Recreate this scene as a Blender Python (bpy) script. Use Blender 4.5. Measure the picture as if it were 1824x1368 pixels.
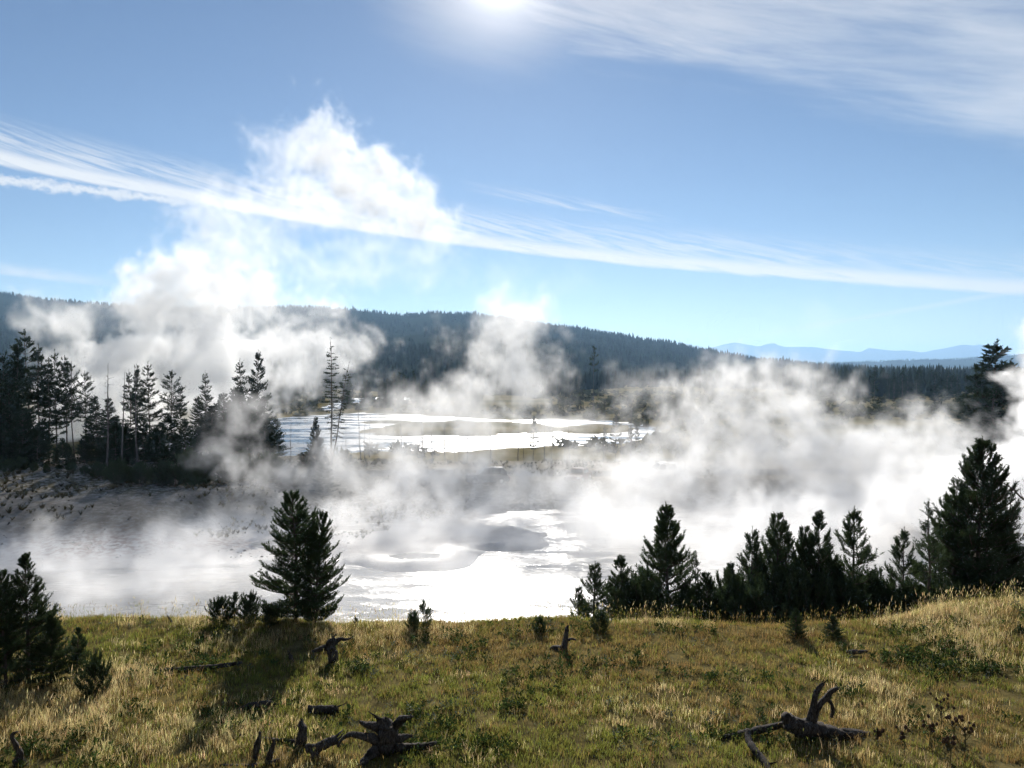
import bpy, math, random
import numpy as np
from mathutils import Vector, Matrix, Quaternion

# ------------------------------------------------------------------ scene, camera, sky, sun, exposure
S = bpy.context.scene
for o in list(bpy.data.objects): bpy.data.objects.remove(o)
COL = S.collection
FPX, CX, CY, PITCH, CAMZ = 1404.0, 912.0, 684.0, math.radians(1.4), 6.5
SUN_EL, SUN_AZ = math.radians(25.8), math.radians(-0.9)      # azimuth clockwise from +Y

cam = bpy.data.cameras.new('camera'); co = bpy.data.objects.new('camera', cam); COL.objects.link(co)
co.location = (0, 0, CAMZ); co.rotation_euler = (math.pi / 2 - PITCH, 0, 0)
cam.sensor_width = 36; cam.lens = 36 * FPX / 1824; cam.clip_start = 0.1; cam.clip_end = 60000
S.camera = co
S.view_settings.view_transform = 'Standard'; S.view_settings.look = 'None'
S.view_settings.exposure = 0.52; S.view_settings.gamma = 1.0; S.view_settings.use_curve_mapping = False
S.render.engine = 'CYCLES'
cy = S.cycles
cy.max_bounces = 14; cy.diffuse_bounces = 2; cy.glossy_bounces = 2; cy.transmission_bounces = 3
cy.volume_bounces = 12; cy.transparent_max_bounces = 64
cy.volume_step_rate = 3.0; cy.volume_max_steps = 256
cy.use_denoising = True; cy.caustics_reflective = False; cy.caustics_refractive = False
cy.sample_clamp_indirect = 4.0
cy.time_limit = 900; cy.use_adaptive_sampling = True; cy.adaptive_threshold = 0.05; cy.adaptive_min_samples = 16

# ------------------------------------------------------------------ node expression helper
class N:
    """a socket with arithmetic"""
    def __init__(s, t, k): s.t, s.k = t, k
    def _m(s, op, *a, clamp=False):
        n = s.t.nodes.new('ShaderNodeMath'); n.operation = op; n.use_clamp = clamp
        for i, v in enumerate((s,) + a):
            if isinstance(v, N): s.t.links.new(v.k, n.inputs[i])
            else: n.inputs[i].default_value = v
        return N(s.t, n.outputs[0])
    def __add__(s, o): return s._m('ADD', o)
    __radd__ = __add__
    def __mul__(s, o): return s._m('MULTIPLY', o)
    __rmul__ = __mul__
    def __sub__(s, o): return s._m('SUBTRACT', o)
    def __rsub__(s, o): return (s * -1.0) + o
    def __truediv__(s, o): return s._m('DIVIDE', o)
    def __pow__(s, o): return s._m('POWER', o)
    def mx(s, o): return s._m('MAXIMUM', o)
    def mn(s, o): return s._m('MINIMUM', o)
    def fn(s, op): return s._m(op)
    def sm(s, a, b):
        n = s.t.nodes.new('ShaderNodeMapRange'); n.interpolation_type = 'SMOOTHSTEP'
        s.t.links.new(s.k, n.inputs['Value'])
        for nm, v in (('From Min', a), ('From Max', b)):
            if isinstance(v, N): s.t.links.new(v.k, n.inputs[nm])
            else: n.inputs[nm].default_value = v
        return N(s.t, n.outputs['Result'])

def put(t, sock, v):
    if isinstance(v, N): t.links.new(v.k, sock)
    else: sock.default_value = v
def vmath(t, op, a, b=None, c=None):
    n = t.nodes.new('ShaderNodeVectorMath'); n.operation = op
    put(t, n.inputs[0], a)
    if b is not None:
        put(t, n.inputs[3] if op == 'SCALE' else n.inputs[1], b)
    if c is not None: put(t, n.inputs[2], c)
    return N(t, n.outputs['Value'] if op in ('LENGTH', 'DOT_PRODUCT', 'DISTANCE') else n.outputs['Vector'])
def comb(t, x, y, z):
    n = t.nodes.new('ShaderNodeCombineXYZ')
    for i, v in enumerate((x, y, z)): put(t, n.inputs[i], v)
    return N(t, n.outputs[0])
def sep(t, v):
    n = t.nodes.new('ShaderNodeSeparateXYZ'); put(t, n.inputs[0], v)
    return [N(t, n.outputs[i]) for i in range(3)]
def noise(t, vec, scale=1.0, detail=3.0, rough=0.5, dist=0.0, col=False):
    n = t.nodes.new('ShaderNodeTexNoise')
    put(t, n.inputs['Vector'], vec); n.inputs['Scale'].default_value = scale
    n.inputs['Detail'].default_value = detail; n.inputs['Roughness'].default_value = rough
    n.inputs['Distortion'].default_value = dist
    return N(t, n.outputs['Color' if col else 'Fac'])
def mixc(t, f, a, b):
    n = t.nodes.new('ShaderNodeMix'); n.data_type = 'RGBA'
    put(t, n.inputs[0], f); put(t, n.inputs[6], a); put(t, n.inputs[7], b)
    return N(t, n.outputs[2])

# ------------------------------------------------------------------ world
w = bpy.data.worlds.new('World'); S.world = w; w.use_nodes = True
T = w.node_tree; T.nodes.clear()
SKY = 0.060
out = T.nodes.new('ShaderNodeOutputWorld'); bg = T.nodes.new('ShaderNodeBackground')
sky = T.nodes.new('ShaderNodeTexSky'); sky.sky_type = 'NISHITA'; sky.sun_disc = False
sky.sun_elevation = SUN_EL; sky.sun_rotation = SUN_AZ; sky.altitude = 2300
sky.air_density = 1.0; sky.dust_density = 0.25; sky.ozone_density = 2.0
sund = Vector((math.sin(SUN_AZ) * math.cos(SUN_EL), math.cos(SUN_AZ) * math.cos(SUN_EL), math.sin(SUN_EL)))
tc = T.nodes.new('ShaderNodeTexCoord')
d = N(T, tc.outputs['Generated'])
dx, dy, dz = sep(T, d)
AZ = dx._m('ARCTAN2', dy)                       # radians, clockwise from +Y
EL = dz.fn('ARCSINE')
cosang = vmath(T, 'DOT_PRODUCT', d, tuple(sund))
ang = cosang.mn(1.0).fn('ARCCOSINE')            # angle from the sun
def az_el(u, v):
    x, y = (u - CX) / FPX, -(v - CY) / FPX
    D = Vector((x, math.cos(PITCH) + y * math.sin(PITCH), -math.sin(PITCH) + y * math.cos(PITCH))).normalized()
    return math.atan2(D.x, D.y), math.asin(D.z)
def line(p, q):
    (a0, e0), (a1, e1) = az_el(*p), az_el(*q)
    k = (e1 - e0) / (a1 - a0)
    return EL - (AZ * k + (e0 - k * a0)), AZ * 1.0
wob = noise(T, comb(T, AZ * 6.0, EL * 6.0, 0.0), 1.0, 2)
def streak(sx, sy, k, det=5, r=0.6):            # noise drawn out along a shallow slope k
    return noise(T, comb(T, AZ * sx, (EL - AZ * k) * sy, 3.7), 1.0, det, r, 0.3)
# main contrail (fans upward, sharp lower edge)
h, a = line((0, 290), (1824, 522))
h = h + (wob - 0.5) * 0.008
feather = noise(T, comb(T, AZ * 30.0 + h * 170.0, h * 95.0, 1.0), 1.0, 6, 0.62, 0.4)
bank = noise(T, comb(T, AZ * 5.0, 2.0, 0.3), 1.0, 2)
core = (h + (feather - 0.5) * 0.006).sm(-0.004, 0.002) * (1.0 - h.sm(0.006, 0.022)) * feather.sm(0.05, 0.50)
veil = h.sm(0.0, 0.006) * (1.0 - h.sm(0.016, 0.056)) * feather.sm(0.30, 0.68) * 0.74 * (1.0 - AZ.sm(0.25, 0.50) * 0.5)
trail1 = (core * (bank.sm(0.2, 0.5) * 0.2 + 0.8)).mx(veil)
# second broken contrail on the left
h2, _ = line((0, 322), (420, 368))
puff = noise(T, comb(T, AZ * 70.0, h2 * 90.0, 5.0), 1.0, 4, 0.65)
trail2 = (h2 + (puff - 0.5) * 0.02).sm(-0.007, 0.001) * (1.0 - (h2 + (puff - 0.5) * 0.022).sm(0.001, 0.010)) * (1.0 - AZ.sm(-0.42, -0.30)) * 0.85
h3, _ = line((0, 485), (230, 512))
trail3 = h3.sm(-0.004, 0.001) * (1.0 - h3.sm(0.001, 0.014)) * (1.0 - AZ.sm(-0.55, -0.42)) * 0.6 * puff.sm(0.1, 0.6)
h4, _ = line((800, 428), (1000, 448))
trail4 = (h4.fn('ABSOLUTE')).sm(0.0022, 0.0004) * AZ.sm(-0.20, -0.10) * (1.0 - AZ.sm(0.03, 0.05)) * 0.6
h5, _ = line((1260, 612), (1800, 520))
trail5 = (h5.fn('ABSOLUTE')).sm(0.0045, 0.0004) * AZ.sm(0.22, 0.28) * 0.32
h6, _ = line((960, 362), (1220, 402))
trail6 = h6.sm(-0.003, 0.002) * (1.0 - h6.sm(0.002, 0.018)) * AZ.sm(-0.08, 0.02) * (1.0 - AZ.sm(0.14, 0.22)) * feather.sm(0.35, 0.75) * 0.55
# broad cirrus sheet: a bank lying across the sky, lower edge curving down to the right
st = streak(3.5, 24.0, -0.22)
st2 = streak(9.0, 60.0, -0.30, 4)
a2 = AZ.mx(0.0)
edge = (AZ.mn(0.0) * -0.25) + 0.375 - a2 * a2 * 0.33 - a2 * 0.10
cir = (EL - edge + (st - 0.5) * 0.09).sm(-0.010, 0.055)
cir = cir * (1.0 - (EL - edge).sm(0.12, 0.42) * 0.75) * (st * 0.7 + st2 * 0.3).sm(0.08, 0.80) * AZ.sm(-0.22, 0.02)
trails = trail1.mx(trail2).mx(trail3).mx(trail4).mx(trail5).mx(trail6)
lowfade = EL.sm(0.0, 0.06)
sx_, sy_ = (AZ - SUN_AZ) * (0.62 * 57.3), (EL - SUN_EL) * 57.3
near = (sx_ * sx_ + sy_ * sy_).fn('SQRT') + (st - 0.5) * 3.0
sun_glow = near.sm(7.0, 0.0) * 0.55                # glow round the sun, painted into the sky as thin cloud
cm = (trails * lowfade).mx(cir * 0.68 * lowfade).mx(sun_glow)
halo = (ang * (180 / math.pi))
fwd = (halo * -0.55).fn('EXPONENT') * 26.0 + (halo * -0.07).fn('EXPONENT') * 2.0 + 10.3   # cloud colour raised towards the sun, standing in for forward scatter
warm = mixc(T, (halo).sm(0.0, 30.0), (1.0, 0.955, 0.91, 1), (0.97, 0.985, 1.0, 1))
cc = vmath(T, 'SCALE', warm, fwd)
skym = mixc(T, cm.mn(0.96), N(T, sky.outputs[0]), cc)
T.links.new(skym.k, bg.inputs['Color']); bg.inputs['Strength'].default_value = SKY
T.links.new(bg.outputs[0], out.inputs['Surface'])
w.cycles.sampling_method = 'MANUAL'; w.cycles.sample_map_resolution = 512

sl = bpy.data.lights.new('sun', 'SUN'); sl.energy = 5.0; sl.angle = math.radians(0.55); sl.color = (1.0, 0.95, 0.88)
so = bpy.data.objects.new('sun', sl); COL.objects.link(so)
so.rotation_euler = sund.to_track_quat('Z', 'Y').to_euler()

# ------------------------------------------------------------------ geometry helpers
def at(u, v, Y):
    """point at forward distance Y seen at photograph pixel (u, v)"""
    x, y = (u - CX) / FPX, -(v - CY) / FPX
    D = np.array((x, math.cos(PITCH) + y * math.sin(PITCH), -math.sin(PITCH) + y * math.cos(PITCH)))
    return np.array((0, 0, CAMZ)) + D * (Y / D[1])
def on_plane(u, v, z):
    x, y = (u - CX) / FPX, -(v - CY) / FPX
    D = np.array((x, math.cos(PITCH) + y * math.sin(PITCH), -math.sin(PITCH) + y * math.cos(PITCH)))
    return np.array((0, 0, CAMZ)) + D * ((z - CAMZ) / D[2])
def sstep(a, b, x):
    t = np.clip((x - a) / (b - a), 0, 1); return t * t * (3 - 2 * t)
def _hash(i, j, s):
    n = (i * 374761393 + j * 668265263 + s * 974711) & 0x7fffffff
    n = ((n ^ (n >> 13)) * 1274126177) & 0x7fffffff
    return ((n ^ (n >> 16)) & 0xffff) / 65535.0
def vnoise(x, y, s=0):
    x = np.asarray(x, float); y = np.asarray(y, float)
    i, j = np.floor(x).astype(np.int64), np.floor(y).astype(np.int64)
    f, g = x - i, y - j; f = f * f * (3 - 2 * f); g = g * g * (3 - 2 * g)
    a, b, c, e = _hash(i, j, s), _hash(i + 1, j, s), _hash(i, j + 1, s), _hash(i + 1, j + 1, s)
    return (a + (b - a) * f) * (1 - g) + (c + (e - c) * f) * g
def fbm(x, y, s=0, o=4):
    r, a, n = 0, 0.5, 0
    for k in range(o):
        r = r + a * vnoise(x * 2 ** k + 17.3 * k, y * 2 ** k + 9.1 * k, s + k); n += a; a *= 0.5
    return r / n
def poly_sd(px, py, poly):
    """signed distance to a polygon, negative inside"""
    P = np.asarray(poly, float); n = len(P)
    dmin = np.full(px.shape, 1e18); inside = np.zeros(px.shape, bool)
    for k in range(n):
        a, b = P[k], P[(k + 1) % n]; ex, ey = b - a
        t = np.clip(((px - a[0]) * ex + (py - a[1]) * ey) / (ex * ex + ey * ey + 1e-12), 0, 1)
        dmin = np.minimum(dmin, (px - a[0] - t * ex) ** 2 + (py - a[1] - t * ey) ** 2)
        cnd = (a[1] > py) != (b[1] > py)
        with np.errstate(divide='ignore', invalid='ignore'):
            xi = a[0] + (py - a[1]) / (ey if ey != 0 else 1e-12) * ex
        inside ^= cnd & (px < xi)
    return np.where(inside, -1, 1) * np.sqrt(dmin)

def tag(o, label=None, cat=None, group=None, kind=None):
    if label: o['label'] = label
    if cat: o['category'] = cat
    if group: o['group'] = group
    if kind: o['kind'] = kind
    return o
def link(name, data, parent=None):
    o = bpy.data.objects.new(name, data); COL.objects.link(o)
    if parent is not None: o.parent = parent
    return o
def empty(name, loc, rot=(0, 0, 0), scale=1.0):
    o = bpy.data.objects.new(name, None); COL.objects.link(o)
    o.location = loc; o.rotation_euler = rot
    o.scale = (scale,) * 3 if not hasattr(scale, '__len__') else scale
    o.empty_display_size = 0.2
    return o
def mesh_np(name, V, F, mats, fm=None, col=None, smooth=False, attrs=None):
    """V (n,3), F (m,3) or (m,4) arrays"""
    V = np.asarray(V, np.float32); F = np.asarray(F, np.int32)
    me = bpy.data.meshes.new(name); k = F.shape[1]
    me.vertices.add(len(V)); me.vertices.foreach_set('co', V.ravel())
    me.loops.add(F.size); me.loops.foreach_set('vertex_index', F.ravel())
    me.polygons.add(len(F)); me.polygons.foreach_set('loop_start', np.arange(0, F.size, k, dtype=np.int32))
    me.polygons.foreach_set('loop_total', np.full(len(F), k, np.int32))
    for m in (mats if isinstance(mats, (list, tuple)) else [mats]): me.materials.append(m)
    if fm is not None: me.polygons.foreach_set('material_index', np.asarray(fm, np.int32))
    if col is not None:
        a = me.color_attributes.new('Col', 'FLOAT_COLOR', 'POINT')
        c = np.ones((len(V), 4), np.float32); c[:, :3] = col; a.data.foreach_set('color', c.ravel())
    for nm, arr in (attrs or {}).items():
        a = me.attributes.new(nm, 'FLOAT', 'POINT'); a.data.foreach_set('value', np.asarray(arr, np.float32).ravel())
    me.update(); me.validate()
    if smooth: me.polygons.foreach_set('use_smooth', np.ones(len(F), bool))
    return me
class MB:
    """collects vertices and polygons (lists), one mesh"""
    def __init__(s): s.v, s.f, s.m = [], [], []
    def add(s, V, F, m=0):
        b = len(s.v); s.v += [tuple(map(float, p)) for p in V]
        s.f += [tuple(i + b for i in f) for f in F]; s.m += [m] * len(F)
    def mesh(s, name, mats, smooth=False):
        me = bpy.data.meshes.new(name); me.from_pydata(s.v, [], s.f)
        for m in (mats if isinstance(mats, (list, tuple)) else [mats]): me.materials.append(m)
        me.polygons.foreach_set('material_index', s.m)
        if smooth: me.polygons.foreach_set('use_smooth', [True] * len(s.f))
        me.update(); return me
    def box(s, c, h, m=0):
        c = np.array(c); h = np.array(h)
        V = [c + h * np.array(q) for q in ((-1,-1,-1),(1,-1,-1),(1,1,-1),(-1,1,-1),(-1,-1,1),(1,-1,1),(1,1,1),(-1,1,1))]
        s.add(V, [(0,3,2,1),(4,5,6,7),(0,1,5,4),(1,2,6,5),(2,3,7,6),(3,0,4,7)], m)
def spline(P, n):
    """Catmull-Rom through rows of P (any columns), n samples per span"""
    P = np.asarray(P, float); Q = np.vstack([2 * P[0] - P[1], P, 2 * P[-1] - P[-2]]); r = []
    for k in range(1, len(Q) - 2):
        for t in np.linspace(0, 1, n, endpoint=False):
            a, b, c, e = Q[k - 1], Q[k], Q[k + 1], Q[k + 2]
            r.append(0.5 * (2 * b + (c - a) * t + (2 * a - 5 * b + 4 * c - e) * t * t + (3 * b - a - 3 * c + e) * t ** 3))
    r.append(P[-1]); return np.array(r)
def tube(P, R, sides=8, rough=0.0, seed=0, cap=True):
    """tapered tube along P with radii R; rough adds ridges along the grain and knots"""
    P = np.asarray(P, float); R = np.asarray(R, float); n = len(P)
    rng = np.random.RandomState(seed)
    t = np.gradient(P, axis=0); t /= np.linalg.norm(t, axis=1)[:, None] + 1e-9
    up = np.array((0.31, 0.17, 0.93)) if abs(t[0][2]) < 0.9 else np.array((1.0, 0.1, 0))
    x = np.cross(up, t[0]); x /= np.linalg.norm(x); V = []
    ridge = 1 + rough * rng.uniform(-1, 1, sides)
    for i in range(n):
        x = x - t[i] * np.dot(x, t[i]); x /= np.linalg.norm(x) + 1e-9; y = np.cross(t[i], x)
        ridge = np.clip(ridge + rough * 0.35 * rng.uniform(-1, 1, sides), 1 - 1.6 * rough, 1 + 1.6 * rough)
        for k in range(sides):
            a = 2 * math.pi * k / sides
            V.append(P[i] + (x * math.cos(a) + y * math.sin(a)) * max(R[i], 1e-4) * ridge[k])
    F = [(i * sides + k, i * sides + (k + 1) % sides, (i + 1) * sides + (k + 1) % sides, (i + 1) * sides + k)
         for i in range(n - 1) for k in range(sides)]
    if cap:
        F.append(tuple(range(sides - 1, -1, -1))); F.append(tuple((n - 1) * sides + k for k in range(sides)))
    return V, F

# ------------------------------------------------------------------ materials
def mat(name):
    m = bpy.data.materials.new(name); m.use_nodes = True; t = m.node_tree; t.nodes.clear()
    o = t.nodes.new('ShaderNodeOutputMaterial'); return m, t, o
def pos(t):
    return N(t, t.nodes.new('ShaderNodeNewGeometry').outputs['Position'])
def objco(t):
    return N(t, t.nodes.new('ShaderNodeTexCoord').outputs['Object'])
def attr(t, nm, ch='Fac'):
    a = t.nodes.new('ShaderNodeAttribute'); a.attribute_name = nm; return N(t, a.outputs[ch])
def bsdf(t, o, col, rough=0.8, bump=None, bstr=0.5, bdist=0.02, spec=0.3, **kw):
    b = t.nodes.new('ShaderNodeBsdfPrincipled'); put(t, b.inputs['Base Color'], col); put(t, b.inputs['Roughness'], rough)
    put(t, b.inputs['Specular IOR Level'], spec)
    for k, v in kw.items(): put(t, b.inputs[k.replace('_', ' ')], v)
    if bump is not None:
        n = t.nodes.new('ShaderNodeBump'); put(t, n.inputs['Height'], bump); n.inputs['Strength'].default_value = bstr
        n.inputs['Distance'].default_value = bdist; t.links.new(n.outputs[0], b.inputs['Normal'])
    t.links.new(b.outputs[0], o.inputs['Surface']); return b
def leaf_mat(name, trans=0.45, gloss=0.0, useattr=True, colr=(0.05, 0.08, 0.02, 1), vary=0.0):
    m, t, o = mat(name)
    c = attr(t, 'Col', 'Color') if useattr else colr
    if vary:
        oi = t.nodes.new('ShaderNodeObjectInfo')
        n = noise(t, pos(t), 1.3, 2)
        f = (N(t, oi.outputs['Random']) * 0.8 + n * 0.8)
        c = vmath(t, 'SCALE', (N(t, t.nodes.new('ShaderNodeRGB').outputs[0]) if False else comb(t, colr[0], colr[1], colr[2])), f * vary + (1 - vary * 0.8))
    d_ = t.nodes.new('ShaderNodeBsdfDiffuse'); put(t, d_.inputs[0], c)
    r_ = t.nodes.new('ShaderNodeBsdfTranslucent'); put(t, r_.inputs[0], c)
    mx = t.nodes.new('ShaderNodeMixShader'); mx.inputs[0].default_value = trans
    t.links.new(d_.outputs[0], mx.inputs[1]); t.links.new(r_.outputs[0], mx.inputs[2]); last = mx
    if gloss:
        g = t.nodes.new('ShaderNodeBsdfGlossy'); g.inputs['Roughness'].default_value = 0.45
        g.inputs['Color'].default_value = (0.8, 0.8, 0.8, 1)
        m2 = t.nodes.new('ShaderNodeMixShader'); m2.inputs[0].default_value = gloss
        t.links.new(mx.outputs[0], m2.inputs[1]); t.links.new(g.outputs[0], m2.inputs[2]); last = m2
    t.links.new(last.outputs[0], o.inputs['Surface']); return m

M = {}
M['grass'] = leaf_mat('grass_blade', 0.58)
M['needle'] = leaf_mat('pine_needles', 0.34, 0.02, False, (0.052, 0.078, 0.030, 1), 0.5)
M['needle_mid'] = leaf_mat('grove_needles', 0.15, 0.0, False, (0.036, 0.052, 0.026, 1), 0.5)
M['far'] = leaf_mat('far_forest', 0.05, 0.0, True)

def m_bark(name, c0, c1, sc):
    m, t, o = mat(name); p = objco(t)
    n = noise(t, vmath(t, 'MULTIPLY', p, (sc, sc, sc * 0.25)), 1.0, 5, 0.65)
    bsdf(t, o, mixc(t, n.sm(0.3, 0.7), c0, c1), 0.9, n, 0.7, 0.02, 0.1); return m
M['bark'] = m_bark('pine_bark', (0.055, 0.042, 0.032, 1), (0.14, 0.115, 0.09, 1), 14)
M['snag'] = m_bark('snag_bark', (0.06, 0.053, 0.047, 1), (0.17, 0.155, 0.14, 1), 8)
def m_dead():
    m, t, o = mat('weathered_wood'); p = objco(t)
    g = noise(t, vmath(t, 'MULTIPLY', p, (60, 60, 9)), 1.0, 4, 0.6, 0.6)
    b = noise(t, p, 5.0, 4)
    c = mixc(t, g.sm(0.35, 0.68), (0.030, 0.024, 0.020, 1), (0.115, 0.100, 0.088, 1))
    c = mixc(t, b.sm(0.50, 0.68), c, (0.020, 0.017, 0.014, 1))
    bsdf(t, o, c, 0.9, g + b * 0.6, 0.7, 0.012, 0.1); return m
M['dead'] = m_dead()

def m_ground():
    m, t, o = mat('ground_soil'); p = pos(t)
    mead, clay, wet = attr(t, 'meadow'), attr(t, 'clay'), attr(t, 'wet')
    veg, red, road = attr(t, 'scrub'), attr(t, 'red'), attr(t, 'road')
    n1 = noise(t, p, 0.35, 5, 0.6); n2 = noise(t, p, 2.2, 5, 0.65); n3 = noise(t, p, 14.0, 4, 0.6)
    far = noise(t, vmath(t, 'MULTIPLY', p, (0.02, 0.05, 0.02)), 1.0, 5, 0.6)
    plain = mixc(t, far.sm(0.35, 0.65), (0.085, 0.080, 0.035, 1), (0.20, 0.165, 0.085, 1))
    soil = mixc(t, n2.sm(0.35, 0.65), (0.075, 0.062, 0.026, 1), (0.17, 0.135, 0.055, 1))
    str_ = noise(t, vmath(t, 'MULTIPLY', p, (0.55, 0.75, 1.0)), 1.0, 6, 0.7, 0.8)
    cl = mixc(t, (n1 * 0.5 + str_ * 0.5).sm(0.36, 0.62), (0.25, 0.225, 0.195, 1), (0.46, 0.42, 0.37, 1))
    cl = mixc(t, n3.sm(0.55, 0.75) * 0.4, cl, (0.17, 0.155, 0.135, 1))
    cl = mixc(t, attr(t, 'sinter') * n1.sm(0.12, 0.42), cl, (0.74, 0.72, 0.69, 1))
    cl = mixc(t, red * n2.sm(0.42, 0.62), cl, (0.22, 0.10, 0.075, 1))
    scr = mixc(t, n2.sm(0.4, 0.6), (0.075, 0.068, 0.040, 1), (0.15, 0.13, 0.08, 1))
    cl = mixc(t, veg * n2.sm(0.40, 0.56), cl, scr)
    c = mixc(t, clay, plain, cl)
    c = mixc(t, mead, c, soil)
    c = mixc(t, road, c, mixc(t, n3, (0.10, 0.10, 0.10, 1), (0.16, 0.155, 0.15, 1)))
    c = mixc(t, wet * 0.45, c, (0.36, 0.345, 0.325, 1))
    bsdf(t, o, c, 0.92 - wet * 0.5, n2 * 0.8 + n3 * 0.6, 0.5, 0.07, wet * 0.4); return m
M['ground'] = m_ground()

def m_water(name, col, rough, sx, sy, bstr, bdist, spec=0.5, det=4):
    m, t, o = mat(name); p = pos(t)
    n = noise(t, vmath(t, 'MULTIPLY', p, (sx, sy, 1.0)), 1.0, det, 0.6, 0.4)
    big = noise(t, vmath(t, 'MULTIPLY', p, (sx * 0.12, sy * 0.15, 1.0)), 1.0, 3, 0.55)
    bsdf(t, o, col, big.sm(0.38, 0.62) * rough * 0.9 + rough * 0.55, n * (big.sm(0.35, 0.6) * 0.8 + 0.2), bstr, bdist, spec); return m
M['mud'] = m_water('mud_water', (0.44, 0.428, 0.405, 1), 0.22, 1.3, 3.2, 0.9, 0.12)
M['river'] = m_water('river_water', (0.03, 0.05, 0.07, 1), 0.30, 0.7, 1.4, 0.6, 0.25)

# ------------------------------------------------------------------ terrain
LAKE_Z, RIV_Z = -7.5, -9.3
LAKE = [on_plane(u, v, LAKE_Z)[:2] for u, v in [(-330, 1027), (60, 1022), (170, 1017), (300, 1013), (420, 1010), (500, 1004), (560, 1008), (640, 997), (720, 1000),
        (790, 990), (800, 978), (880, 980), (950, 978), (976, 971), (955, 958), (925, 948), (880, 938), (832, 927), (868, 912), (960, 906),
        (1100, 904), (1300, 906), (1500, 915), (1580, 938), (1720, 950), (1900, 962), (2150, 980)]] + [np.array((40, 25.)), np.array((-45, 25.))]
POOLS = [[on_plane(u, v, -7.3)[:2] for u, v in q] for q in (
    [(560, 938), (590, 925), (650, 922), (705, 930), (690, 944), (620, 951), (570, 948)],
    [(430, 968), (470, 956), (520, 958), (560, 966), (540, 978), (470, 977)],
    [(372, 947), (392, 943), (412, 946), (404, 952), (380, 952)],
    [(690, 990), (740, 983), (790, 985), (780, 996), (720, 997)])]
RIVER = [on_plane(u, v, RIV_Z)[:2] for u, v in [(200, 800), (430, 757), (520, 743), (640, 735), (800, 741), (900, 749), (1010, 746), (1110, 753), (1172, 765),
        (1182, 776), (1130, 790), (960, 799), (800, 805), (640, 806), (560, 812), (470, 822), (200, 850)]]
RIVER2 = [on_plane(u, v, RIV_Z)[:2] for u, v in [(560, 730), (600, 716), (640, 709), (700, 706), (740, 708), (770, 710), (755, 714), (700, 712), (650, 716), (610, 724), (600, 735)]]
BARS = [[on_plane(u, v, RIV_Z)[:2] for u, v in q] for q in (
    [(635, 768), (700, 756), (800, 751), (940, 753), (1010, 764), (940, 773), (830, 777), (700, 778)],
    [(990, 759), (1060, 756), (1120, 759), (1150, 766), (1110, 773), (1010, 771)],
    [(640, 752), (700, 749), (760, 751), (720, 755), (650, 755)])]
MOUNDS = [(970, 953, 15, 0.4), (1033, 990, 24, 0.5), (1276, 999, 32, 0.8), (1610, 985, 85, 2.0), (1740, 975, 80, 1.7), (900, 962, 60, 0.35)]
MW = [(on_plane(u, v, LAKE_Z), w_ / FPX, hh) for u, v, w_, hh in MOUNDS]

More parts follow.
